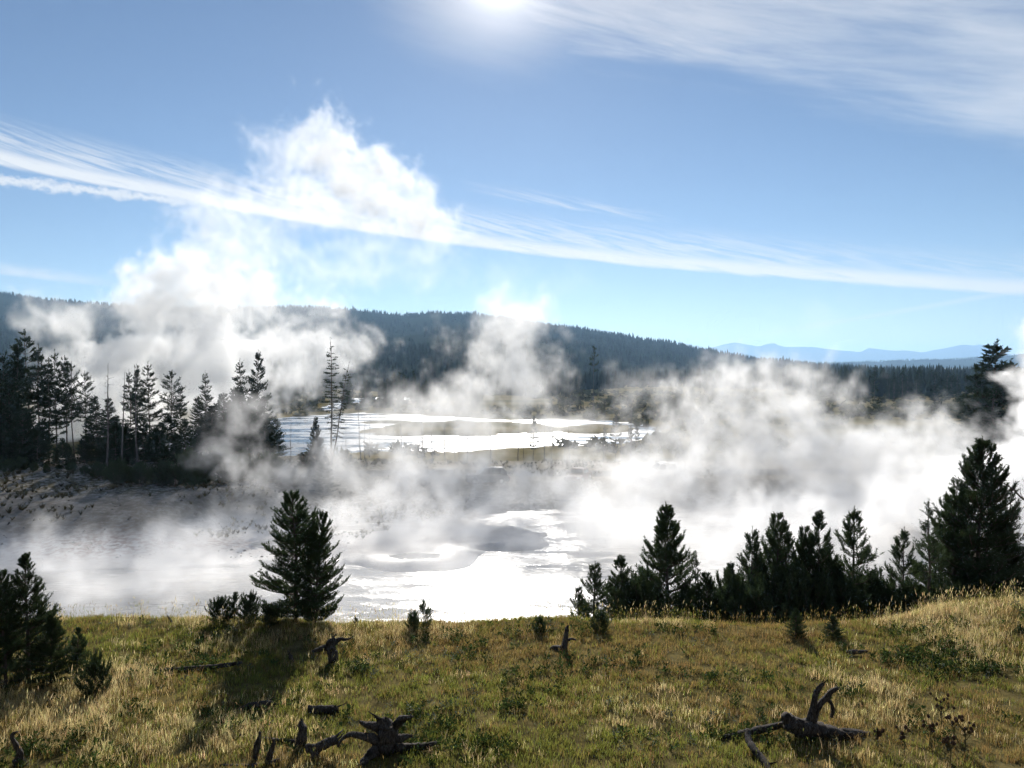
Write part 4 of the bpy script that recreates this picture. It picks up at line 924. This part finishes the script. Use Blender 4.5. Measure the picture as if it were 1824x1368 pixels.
wood('standing_snag', 'short upright splintered snag on the meadow near the rim', 'snag', (1003, 1162), [
    ('body', [(1002, 1168, 0, 13), (1006, 1150, 0, 9), (1008, 1135, 0, 6), (1010, 1122, 0, 5), (1011, 1114, 0, 2)], 9),
    ('root', [(1000, 1156, 0, 7), (988, 1154, 0.1, 6), (974, 1160, 0.1, 3)], 8), ('root', [(1008, 1142, 0, 4), (1018, 1138, 0.05, 3), (1026, 1140, 0.05, 2)], 6)], seed=5)
wood('tree_stump', 'blackened stump with spiky roots below the lone open pine', 'stump', (592, 1180), [
    ('body', [(594, 1190, 0, 14), (593, 1170, 0, 15), (590, 1155, 0, 15), (585, 1147, 0, 10), (598, 1138, 0, 5)], 12),
    ('root', [(594, 1146, 0, 8), (606, 1138, 0, 5), (614, 1139, 0, 4), (626, 1137, 0, 2)], 7), ('root', [(584, 1152, 0, 9), (570, 1156, 0.1, 6), (556, 1160, 0.1, 3)], 7),
    ('root', [(592, 1182, 0, 7), (604, 1182, 0, 4), (616, 1184, 0, 2)], 6)], seed=6)
wood('wood_stub', 'small dark stub beside the blackened stump', 'stub', (519, 1180), [('body', [(520, 1182, 0, 5), (518, 1172, 0, 5), (516, 1164, 0, 2)], 8)], seed=7)
wood('fallen_log', 'long low log half sunk in the grass left of centre', 'log', (360, 1196), [('log', [(285, 1196, -0.1, 6), (330, 1193, 0, 8), (380, 1188, 0, 6), (431, 1180, 0.1, 3)], 9)], seed=8)
wood('fallen_log', 'short weathered log in the mid meadow below the long log', 'log', (450, 1266), [('log', [(412, 1268, -0.1, 5), (440, 1260, 0, 8), (470, 1254, 0, 9), (482, 1252, 0, 7)], 9)], seed=9)
wood('wood_chunk', 'dark broken wood chunk right of the short weathered log', 'wood chunk', (575, 1272), [('body', [(548, 1262, 0, 8), (565, 1264, 0, 11), (585, 1264, 0, 11), (602, 1262, 0, 7)], 9)], seed=10)
wood('wood_slab', 'upright wedge shaped wood slab in the left driftwood heap', 'wood slab', (535, 1330), [('body', [(534, 1338, 0, 23), (536, 1318, 0, 19), (538, 1300, 0, 13), (536, 1290, 0, 7), (538, 1281, 0, 2)], 8)], seed=11)
wood('fallen_log', 'thin grey pole lying across the left driftwood heap', 'log', (470, 1322), [('log', [(428, 1308, 0.2, 3), (470, 1315, 0.1, 4), (525, 1320, 0, 5)], 7)], seed=12)
wood('driftwood', 'upright forked piece of driftwood at the left end of the heap', 'driftwood', (472, 1355), [
    ('body', [(455, 1350, 0, 8), (458, 1330, 0, 10), (462, 1315, 0, 5), (463, 1303, 0, 2)], 9), ('branch', [(474, 1364, 0, 8), (480, 1345, 0, 8), (486, 1328, 0, 5), (487, 1316, 0, 3)], 8)], seed=13)
wood('driftwood', 'thick leaning driftwood log between the slab and the gnarled stump', 'driftwood', (575, 1350), [('log', [(548, 1334, 0, 12), (568, 1332, 0, 15), (582, 1324, 0, 15), (600, 1318, 0.1, 11)], 10), ('root', [(560, 1335, 0, 12), (562, 1350, -0.1, 9)], 8)], seed=14)
wood('fallen_log', 'pale log lying along the bottom edge under the driftwood', 'log', (440, 1366), [('log', [(392, 1364, 0, 4), (430, 1366, 0, 7), (470, 1364, 0, 8), (500, 1352, 0.1, 5)], 9)], seed=15)
wood('driftwood', 'dark hooked driftwood rising at the lower left corner', 'driftwood', (32, 1366), [
    ('body', [(36, 1376, 0, 16), (34, 1355, 0, 13), (36, 1340, 0, 8), (28, 1325, 0, 6), (22, 1314, 0, 5), (24, 1307, 0, 4), (31, 1304, 0, 2)], 10)], seed=16)
wood('wood_stub', 'thin leaning stick on the meadow rim at left', 'stub', (306, 1112), [('body', [(308, 1112, 0, 3), (303, 1104, 0, 3), (298, 1096, 0, 1)], 6)], seed=17)
wood('wood_chunk', 'low dark wood chunk in the grass before the dark pine row', 'wood chunk', (1525, 1168), [('body', [(1508, 1160, 0, 4), (1522, 1161, 0, 6), (1545, 1160, 0, 3)], 8)], seed=18)
wood('fallen_log', 'grey fallen trunk lying on the bank left of the steam, below the river', 'log', (480, 862), [('log', [(436, 866, -0.5, 2.5), (470, 858, 0, 3), (512, 846, 1.0, 2)], 7)], seed=19)
wood('fallen_log', 'slim fallen trunk at the foot of the ridge grove', 'log', (140, 868), [('log', [(120, 858, 0, 1.6), (140, 864, 0, 1.8), (158, 868, 0, 1.2)], 6)], seed=20)

# bare tree beyond the right edge whose twigs reach into view
g0 = np.array((at(1905, 1100, 17.5)[0], 17.5, H1(at(1905, 1100, 17.5)[0], 17.5)))
r = empty('dead_tree', g0); tag(r, 'bare twigs of a dead tree reaching in at the right edge', 'dead tree')
def loc3(u, v, dy=0.0): return at(u, v, 17.5 + dy) - g0
def limb(pn, pts, r0, r1):
    Q = spline([tuple(loc3(*p)) for p in pts], 4); mb = MB(); mb.add(*tube(Q, np.linspace(r0, r1, len(Q)), 6, 0.1, len(pn)))
    link(pn, mb.mesh(pn, M['bark'], True), r)
limb('trunk', [(1905, 1110), (1902, 1000), (1908, 880), (1900, 760), (1904, 640)], 0.10, 0.04)
limb('branch', [(1904, 930), (1860, 905), (1824, 890), (1805, 872), (1790, 862), (1776, 857)], 0.03, 0.005)
for a_ in ([(1822, 889), (1812, 898, -0.1), (1804, 915, -0.1), (1800, 932, -0.1)], [(1806, 873), (1798, 872), (1790, 882), (1783, 896)], [(1835, 893), (1822, 905), (1812, 925), (1806, 945)], [(1812, 879), (1806, 866), (1806, 855)],
          [(1845, 899), (1830, 925), (1818, 940), (1812, 962)], [(1796, 866), (1786, 868), (1780, 874)], [(1826, 891), (1818, 880), (1818, 868)], [(1850, 900), (1836, 880), (1826, 860), (1820, 852)]):
    limb('twig', a_, 0.008, 0.003)
limb('branch', [(1904, 800), (1870, 770), (1842, 762), (1828, 755)], 0.025, 0.006)

# ------------------------------------------------------------------ thistles
M['thistle'] = leaf_mat('thistle_head', 0.2, 0.0, False, (0.10, 0.065, 0.045, 1)); M['thistle_stem'] = leaf_mat('thistle_stem', 0.2, 0.0, False, (0.12, 0.105, 0.05, 1))
def thistle(u, v, hpx, label, seed):
    g0 = ground(u, v); rs = np.random.RandomState(seed); hh = hpx / FPX * g0[1] * 1.05
    r = empty('thistle', g0); mb = MB(); heads = []
    main = [(0, 0, -0.03), (0.02, 0.01, hh * 0.4), (rs.normal(0, .03), rs.normal(0, .03), hh * 0.8)]
    mb.add(*tube(main, (0.009, 0.008, 0.005), 5))
    for k in range(rs.randint(6, 10)):
        z = rs.uniform(0.4, 0.8) * hh; a = rs.uniform(0, 6.28); L = rs.uniform(0.08, 0.26) * hh * 1.5
        p0 = np.array((0.01, 0.01, z)); p2 = p0 + np.array((math.cos(a) * L * 0.8, math.sin(a) * L * 0.6, min(L, hh * 1.02 - z)))
        mb.add(*tube([p0, p0 * 0.4 + p2 * 0.6 + np.array((0, 0, -0.02)), p2], (0.006, 0.005, 0.004), 4)); heads.append(p2)
    heads.append(np.array(main[-1]))
    for k in range(12):                                   # spiny withered leaves
        z = rs.uniform(0.05, 0.7) * hh; a = rs.uniform(0, 6.28); L = rs.uniform(0.08, 0.18); c_, s_ = math.cos(a), math.sin(a)
        mb.add([(0, 0, z), (c_ * L * .5 - s_ * .018, s_ * L * .5 + c_ * .018, z + .03), (c_ * L, s_ * L, z - .02), (c_ * L * .5 + s_ * .018, s_ * L * .5 - c_ * .018, z + .03)], [(0, 1, 2, 3)])
    link('stem', mb.mesh('stem', M['thistle_stem']), r)
    for p in heads:
        hbm = MB(); R0 = rs.uniform(0.022, 0.038)
        V_, F_ = tube([p - (0, 0, R0), p - (0, 0, R0 * .5), p + (0, 0, R0 * .3), p + (0, 0, R0)], (R0 * .3, R0 * .9, R0 * .8, R0 * .45), 6, 0.15, seed); hbm.add(V_, F_)
        for q in range(18):
            dd = rs.normal(0, 1, 3); dd[2] = abs(dd[2]) * 0.8 - 0.2; dd /= np.linalg.norm(dd); e = np.cross(dd, (0.3, 0.5, 0.8)); e *= R0 * 0.16 / np.linalg.norm(e)
            hbm.add([p + dd * R0 * .6 - e, p + dd * R0 * .6 + e, p + dd * R0 * 1.7], [(0, 1, 2)])
        link('flower_head', hbm.mesh('flower_head', M['thistle']), r)
    tag(r, label, 'thistle', 'dry thistles in the right foreground')
for i, (u, v, hp, lab) in enumerate(((1676, 1300, 60, 'tallest dry brown thistle in the right foreground'), (1698, 1330, 60, 'dry thistle below the tallest one at right'), (1655, 1335, 50, 'dry thistle left of and below the tallest one'),
        (1718, 1350, 60, 'rightmost of the dry thistles near the bottom edge'), (1610, 1345, 45, 'low dry thistle at the end of the dark root'), (1560, 1335, 38, 'smallest dry thistle beside the antlered stump'), (1692, 1366, 50, 'dry thistle nearest the bottom edge at right'))):
    thistle(u, v, hp, lab, 500 + i)

# ------------------------------------------------------------------ parked cars beyond the lake
def paint(name, c, rough=0.6, metal=0.0):
    m, t, o = mat(name); n = noise(t, objco(t), 3.0, 3); bsdf(t, o, c, n * 0.15 + rough, None, spec=0.12, Metallic=0.0); return m
m_, t_, o_ = mat('car_glass'); bsdf(t_, o_, (0.015, 0.018, 0.02, 1), 0.06, spec=0.6); M['cglass'] = m_
m_, t_, o_ = mat('tyre_rubber'); bsdf(t_, o_, mixc(t_, noise(t_, objco(t_), 9.0), (0.012, 0.012, 0.012, 1), (0.03, 0.03, 0.03, 1)), 0.85); M['tyre'] = m_
m_, t_, o_ = mat('wheel_rim'); bsdf(t_, o_, (0.4, 0.4, 0.41, 1), 0.3, Metallic=0.9); M['rim'] = m_
m_, t_, o_ = mat('lamp_glass'); bsdf(t_, o_, (0.7, 0.7, 0.68, 1), 0.1); M['lamp'] = m_
m_, t_, o_ = mat('tail_lamp'); bsdf(t_, o_, (0.35, 0.02, 0.015, 1), 0.2); M['tail'] = m_
def car(u, v, rz, label, pc, suv=True, L=4.5):
    g0 = ground(u, v, 60); r = empty('parked_car', g0 + (0, 0, 0.02), (0, 0, rz)); w2 = 0.9; hgt = 1.7 if suv else 1.42; pm = paint('car_paint', pc)
    h2 = L / 2; zb = 0.95 if suv else 0.85
    low = [(-h2, 0.35), (-h2 + .05, 0.75), (-h2 + .2, zb), (-h2 * .35 - .3, zb + .08), (h2 - .25, zb - .02), (h2 - .03, 0.7), (h2, 0.35)] if suv else \
          [(-h2, 0.35), (-h2 + .05, 0.65), (-h2 + .2, zb - .08), (-h2 * .4, zb), (h2 - .5, zb + .02), (h2 - .05, 0.7), (h2, 0.35)]
    cab = [(-h2 * .42, zb + .04), (-h2 * .10, hgt - .05), (h2 * .1, hgt), (h2 * .72 if suv else h2 * .35, hgt - .06), (h2 * .93 if suv else h2 * .75, zb + .02)]
    def prism(prof, ya, ins):
        n = len(prof); V = [(x, -ya, z) for x, z in prof] + [(x, ya, z) for x, z in prof]
        if ins: V = [(x * (1 - .02 * (z - zb)), y * (1 - ins * max(z - zb, 0) / (hgt - zb)), z) for x, y, z in V]
        return V, [tuple(range(n)), tuple(range(2 * n - 1, n - 1, -1))] + [(k, n + k, n + (k + 1) % n, (k + 1) % n) for k in range(n)]
    b = MB(); b.add(*prism(low + [(h2 - .2, .25), (-h2 + .2, .25)], w2, 0)); b.add(*prism(cab, w2 - .06, 0.2)); me = b.mesh('body', pm); o = link('body', me, r)
    bv = o.modifiers.new('round', 'BEVEL'); bv.width = 0.07; bv.segments = 2
    # glazing, set a little proud of the cabin
    for sg in (-1, 1):
        for (xa, xb) in ((-h2 * .30, h2 * .12), (h2 * .16, h2 * (.62 if suv else .45))):
            q = MB(); zt = hgt - .16; y0, y1 = (w2 - .055), (w2 - .06) * (1 - .2 * .85) + .012
            q.add([(xa, sg * y0, zb + .1), (xb, sg * y0, zb + .1), (xb - .04, sg * y1, zt), (xa + (.35 if xa < 0 else .03), sg * y1, zt)], [(0, 1, 2, 3)]); link('side_window', q.mesh('side_window', M['cglass']), r)
    q = MB(); q.add([(-h2 * .40, -.72, zb + .12), (-h2 * .40, .72, zb + .12), (-h2 * .13, .62, hgt - .1), (-h2 * .13, -.62, hgt - .1)], [(0, 1, 2, 3)]); link('windscreen', q.mesh('windscreen', M['cglass']), r)
    xr = (h2 * .92, h2 * .745) if suv else (h2 * .73, h2 * .38)
    q = MB(); q.add([(xr[0], -.7, zb + .12), (xr[0], .7, zb + .12), (xr[1] + .02, .62, hgt - .14), (xr[1] + .02, -.62, hgt - .14)], [(0, 1, 2, 3)]); link('rear_window', q.mesh('rear_window', M['cglass']), r)
    for sx in (-1, 1):
        for sg in (-1, 1):
            wx, wy = sx * h2 * .62, sg * (w2 - .09); wh = bpy.data.objects.new('wheel', None); COL.objects.link(wh); wh.parent = r; wh.location = (wx, wy, .34)
            a = MB(); a.add(*tube([(0, -.11, 0), (0, -.09, 0), (0, .09, 0), (0, .11, 0)], (.29, .34, .34, .29), 18)); link('tyre', a.mesh('tyre', M['tyre'], False), wh)
            a = MB(); a.add(*tube([(0, sg * .10, 0), (0, sg * .125, 0)], (.21, .17), 10)); link('rim', a.mesh('rim', M['rim']), wh)
            a = MB(); a.box((sx * (h2 - .03), sg * .66, .68), (.04, .17, .07)); link('headlight' if sx < 0 else 'tail_light', a.mesh('light', M['lamp'] if sx < 0 else M['tail']), r)
    tag(r, label, 'car', 'cars parked beyond the lake')
car(778, 866, 0.15, 'dark parked car, leftmost of the cars seen through the steam', (0.03, 0.035, 0.045, 1))
car(868, 862, 0.10, 'grey parked car, second from the left beyond the lake', (0.16, 0.165, 0.17, 1))
car(1030, 858, 1.2, 'dark red parked car beyond the lake, third from the left', (0.09, 0.02, 0.02, 1), False)
car(1178, 853, 0.2, 'white parked car with a glinting roof, rightmost beyond the lake', (0.72, 0.72, 0.70, 1))
m_, t_, o_ = mat('kerb_log'); bsdf(t_, o_, mixc(t_, noise(t_, objco(t_), 6.0), (0.30, 0.29, 0.27, 1), (0.5, 0.48, 0.45, 1)), 0.8)
for i, (u, v, w_) in enumerate(((728, 888, 30), (880, 902, 28), (920, 901, 26), (962, 899, 26), (1002, 893, 26))):
    g0 = ground(u, v, 60); hl = w_ / FPX * g0[1] / 2; mb = MB(); mb.add(*tube([(-hl, 0, .12), (0, 0, .13), (hl, 0.1, .12)], (.12, .13, .12), 8, 0.1, i))
    o = link('barrier_log', mb.mesh('barrier_log', m_)); o.location = g0; tag(o, f'pale barrier log at the edge of the parking, {ORD[i]} from the left', 'log', 'barrier logs by the parking')

# ------------------------------------------------------------------ haze and steam
def volume_mat(name, dens, g, col=(1, 1, 1, 1), const=False):
    m, t, o = mat(name); v = t.nodes.new('ShaderNodeVolumePrincipled')
    v.inputs['Color'].default_value = col; v.inputs['Anisotropy'].default_value = g
    v.inputs['Density'].default_value = dens
    if const: v.inputs['Density Attribute'].default_value = ''
    t.links.new(v.outputs[0], o.inputs['Volume']); return m
hb = MB(); hb.box((0, 7000, 174), (9000, 9200, 188.5))
hz = link('haze', hb.mesh('haze', volume_mat('haze_air', 1.0e-4, 0.35, (0.42, 0.68, 1.0, 1), True))); tag(hz, 'thin blue morning haze over the whole valley', 'haze', kind='stuff')

STEAM = volume_mat('steam', 2.0, 0.30, (1.0, 0.998, 0.993, 1))
def steam(label, blobs, voxel, nscale, namp, warp=1.0, seed=0.0, det=5.0, gain=1.0, floor=None, rough=0.58, stretch=0.75):
    """blobs: (u, v, depth, half width px, half height px, half depth m, density, edge softness); a noisy fog grid made of them"""
    C = [(at(u, v, Y), np.array((a / FPX * Y, dpt, b / FPX * Y)), dn, e) for u, v, Y, a, b, dpt, dn, e in blobs]
    pad = 1.0 + 0.45 * namp
    lo = np.min([c - r * pad for c, r, _, _ in C], 0); hi = np.max([c + r * pad for c, r, _, _ in C], 0)
    if floor is not None: lo[2] = max(lo[2], floor)
    res = np.maximum(((hi - lo) / voxel).astype(int), 4)
    gt = bpy.data.node_groups.new('steam_field', 'GeometryNodeTree')
    gt.interface.new_socket('Geometry', in_out='INPUT', socket_type='NodeSocketGeometry')
    gt.interface.new_socket('Geometry', in_out='OUTPUT', socket_type='NodeSocketGeometry')
    go = gt.nodes.new('NodeGroupOutput')
    p = N(gt, gt.nodes.new('GeometryNodeInputPosition').outputs[0])
    ps = vmath(gt, 'ADD', p, (seed * 31.7, seed * 11.3, seed * 23.9))
    wv = vmath(gt, 'SUBTRACT', noise(gt, vmath(gt, 'SCALE', ps, 0.45 / nscale), 1.0, 2, 0.5, col=True), (0.5, 0.5, 0.5))
    pw = vmath(gt, 'ADD', p, vmath(gt, 'SCALE', wv, warp * nscale * 1.6))
    fb = noise(gt, vmath(gt, 'SCALE', vmath(gt, 'ADD', ps, vmath(gt, 'SCALE', wv, nscale * 1.2)), 1.0 / nscale), 1.0, det, rough)
    pf = vmath(gt, 'MULTIPLY', vmath(gt, 'ADD', ps, vmath(gt, 'SCALE', wv, nscale * 2.2)), (1.0, 1.0, stretch))
    f2 = noise(gt, vmath(gt, 'SCALE', pf, 3.3 / nscale), 1.0, 5, 0.64, 0.5)
    nz = (fb - 0.5) * (2.0 * namp) + (f2 - 0.5) * (0.75 * namp)
    tot = None
    for c, r, dn, e in C:
        q = vmath(gt, 'LENGTH', vmath(gt, 'DIVIDE', vmath(gt, 'SUBTRACT', pw, tuple(c)), tuple(r)))
        dd = (1.0 - q + nz).sm(0.0, e) * dn
        tot = dd if tot is None else tot.mx(dd)
    tot = tot * (fb.sm(0.28, 0.72) * 1.2 + 0.15) * (f2.sm(0.30, 0.70) * 1.1 + 0.45) * gain
    tot = (tot - 0.002).mx(0.0)
    vc = gt.nodes.new('GeometryNodeVolumeCube')
    gt.links.new(tot.k, vc.inputs['Density'])
    vc.inputs['Min'].default_value = tuple(lo); vc.inputs['Max'].default_value = tuple(hi)
    for nm, k in zip(('Resolution X', 'Resolution Y', 'Resolution Z'), res): vc.inputs[nm].default_value = int(k)
    sm = gt.nodes.new('GeometryNodeSetMaterial'); sm.inputs['Material'].default_value = STEAM
    gt.links.new(vc.outputs[0], sm.inputs[0]); gt.links.new(sm.outputs[0], go.inputs[0])
    mb = MB(); mb.box((lo + hi) / 2, (hi - lo) / 2)
    o = link('steam', mb.mesh('steam', STEAM)); tag(o, label, 'steam', 'steam rising from the hot springs', 'stuff')
    md = o.modifiers.new('field', 'NODES'); md.node_group = gt
    print('steam', label, res, res.prod())
    return o

steam('tall white steam cloud towering in the sky above the pine grove', [
    (590, 255, 185, 66, 68, 11, 0.052, 0.5), (515, 272, 185, 80, 66, 11, 0.032, 0.9), (645, 325, 185, 85, 78, 13, 0.056, 0.5), (550, 350, 185, 135, 84, 13, 0.042, 0.9),
    (705, 370, 185, 82, 58, 12, 0.052, 0.6), (780, 400, 185, 66, 40, 10, 0.040, 0.9), (440, 385, 185, 150, 72, 12, 0.028, 1.0), (640, 455, 185, 220, 75, 12, 0.018, 1.0), (400, 430, 183, 120, 80, 11, 0.036, 1.0), (760, 475, 185, 120, 55, 10, 0.010, 1.0), (500, 450, 184, 120, 60, 10, 0.022, 1.0)],
    0.55, 7.0, 1.55, 0.9, 1.0, det=8, rough=0.68)
steam('broad white steam rolling up behind the pine grove over the hill crest', [
    (318, 520, 180, 95, 78, 12, 0.095, 0.45), (420, 530, 180, 120, 95, 12, 0.075, 0.9), (250, 555, 180, 62, 60, 11, 0.08, 0.6), (540, 570, 178, 130, 90, 11, 0.026, 1.0),
    (515, 625, 176, 150, 90, 12, 0.085, 1.0), (380, 630, 176, 165, 110, 12, 0.15, 1.0), (300, 720, 174, 170, 95, 10, 0.11, 1.0), (600, 640, 176, 72, 70, 10, 0.05, 1.0), (365, 450, 182, 60, 50, 9, 0.03, 0.9)], 0.6, 8.0, 1.6, 1.1, 8.3, det=8, rough=0.66)
steam('bright steam column behind the left pines with torn top over the hill', [
    (190, 645, 165, 64, 48, 9, 0.14, 0.4), (160, 705, 165, 100, 65, 10, 0.13, 0.7), (110, 800, 160, 190, 100, 9, 0.13, 0.8),
    (100, 570, 168, 78, 60, 9, 0.045, 1.0), (190, 575, 168, 80, 50, 9, 0.028, 1.0), (115, 635, 168, 75, 60, 9, 0.055, 1.0)], 0.6, 7.5, 1.7, 1.1, 2.0, det=7, rough=0.64)
steam('grey translucent steam drifting up from the middle of the basin', [
    (880, 645, 92, 95, 90, 6, 0.105, 1.0), (845, 715, 90, 110, 78, 6, 0.115, 1.0), (950, 685, 90, 72, 75, 6, 0.075, 1.0), (915, 585, 94, 100, 70, 6, 0.065, 1.0), (740, 735, 89, 90, 55, 6, 0.075, 1.0),
    (890, 515, 96, 90, 70, 6, 0.010, 1.0), (1000, 500, 96, 80, 75, 6, 0.007, 1.0), (1000, 755, 90, 150, 50, 6, 0.055, 1.0), (670, 755, 88, 120, 60, 6, 0.08, 1.0), (820, 775, 88, 160, 40, 5, 0.05, 1.0), (680, 860, 76, 210, 70, 7, 0.11, 1.0), (930, 880, 76, 270, 75, 8, 0.11, 1.0),
    (800, 850, 76, 260, 50, 5, 0.16, 1.0), (1080, 850, 76, 200, 50, 5, 0.16, 1.0), (1130, 690, 94, 60, 45, 5, 0.025, 1.0)], 0.37, 3.8, 1.7, 1.2, 3.0, det=7, gain=1.1, floor=-9.5, rough=0.62)
steam('broad rolling steam over the right of the basin', [
    (1300, 705, 90, 115, 72, 7, 0.085, 1.0), (1410, 715, 90, 120, 75, 7, 0.085, 1.0), (1290, 800, 84, 190, 85, 8, 0.10, 1.0), (1470, 815, 80, 210, 95, 9, 0.12, 1.0),
    (1620, 800, 80, 150, 75, 8, 0.13, 1.0), (1180, 865, 76, 200, 80, 8, 0.11, 1.0), (1440, 560, 94, 100, 55, 6, 0.006, 1.0), (1560, 910, 72, 320, 95, 9, 0.16, 0.9), (1215, 720, 92, 70, 60, 6, 0.04, 1.0)], 0.38, 3.8, 1.65, 1.2, 4.0, det=7, gain=1.2, floor=-9.5, rough=0.62)
steam('dense white steam billowing at the right edge behind the tall pine', [
    (1862, 738, 64, 56, 82, 6, 0.24, 0.35), (1795, 822, 64, 88, 56, 6, 0.22, 0.5), (1680, 865, 64, 130, 66, 6, 0.15, 0.8), (1800, 890, 62, 140, 90, 6, 0.18, 0.7), (1900, 640, 66, 62, 95, 6, 0.2, 0.5)], 0.26, 3.4, 1.5, 1.1, 5.0, det=7, floor=-9, rough=0.62)
steam('low white mist lying on the muddy lake', [
    (250, 1050, 48, 330, 75, 6, 0.15, 1.0), (110, 1000, 50, 95, 75, 4, 0.15, 0.9), (330, 985, 56, 220, 55, 6, 0.10, 1.0), (540, 1055, 50, 330, 70, 6, 0.11, 1.0), (850, 1035, 52, 380, 70, 7, 0.09, 1.0), (1150, 950, 60, 330, 85, 9, 0.18, 1.0), (1400, 970, 58, 330, 95, 9, 0.22, 1.0), (1700, 960, 56, 300, 95, 7, 0.2, 1.0),
    (720, 935, 64, 300, 70, 9, 0.11, 1.0), (450, 930, 64, 150, 60, 6, 0.05, 1.0), (1150, 1050, 48, 260, 65, 6, 0.16, 1.0)], 0.32, 3.2, 1.4, 1.2, 6.0, det=6, floor=-7.9, gain=0.9)
steam('thin smoky wisp in front of the pine grove', [
    (440, 735, 68, 75, 50, 3, 0.10, 1.0), (395, 800, 68, 60, 60, 3, 0.09, 1.0), (450, 855, 66, 55, 65, 3, 0.13, 1.0), (300, 920, 60, 45, 45, 2, 0.08, 1.0)], 0.24, 2.2, 1.8, 1.3, 7.0, det=7, gain=0.7, rough=0.64)
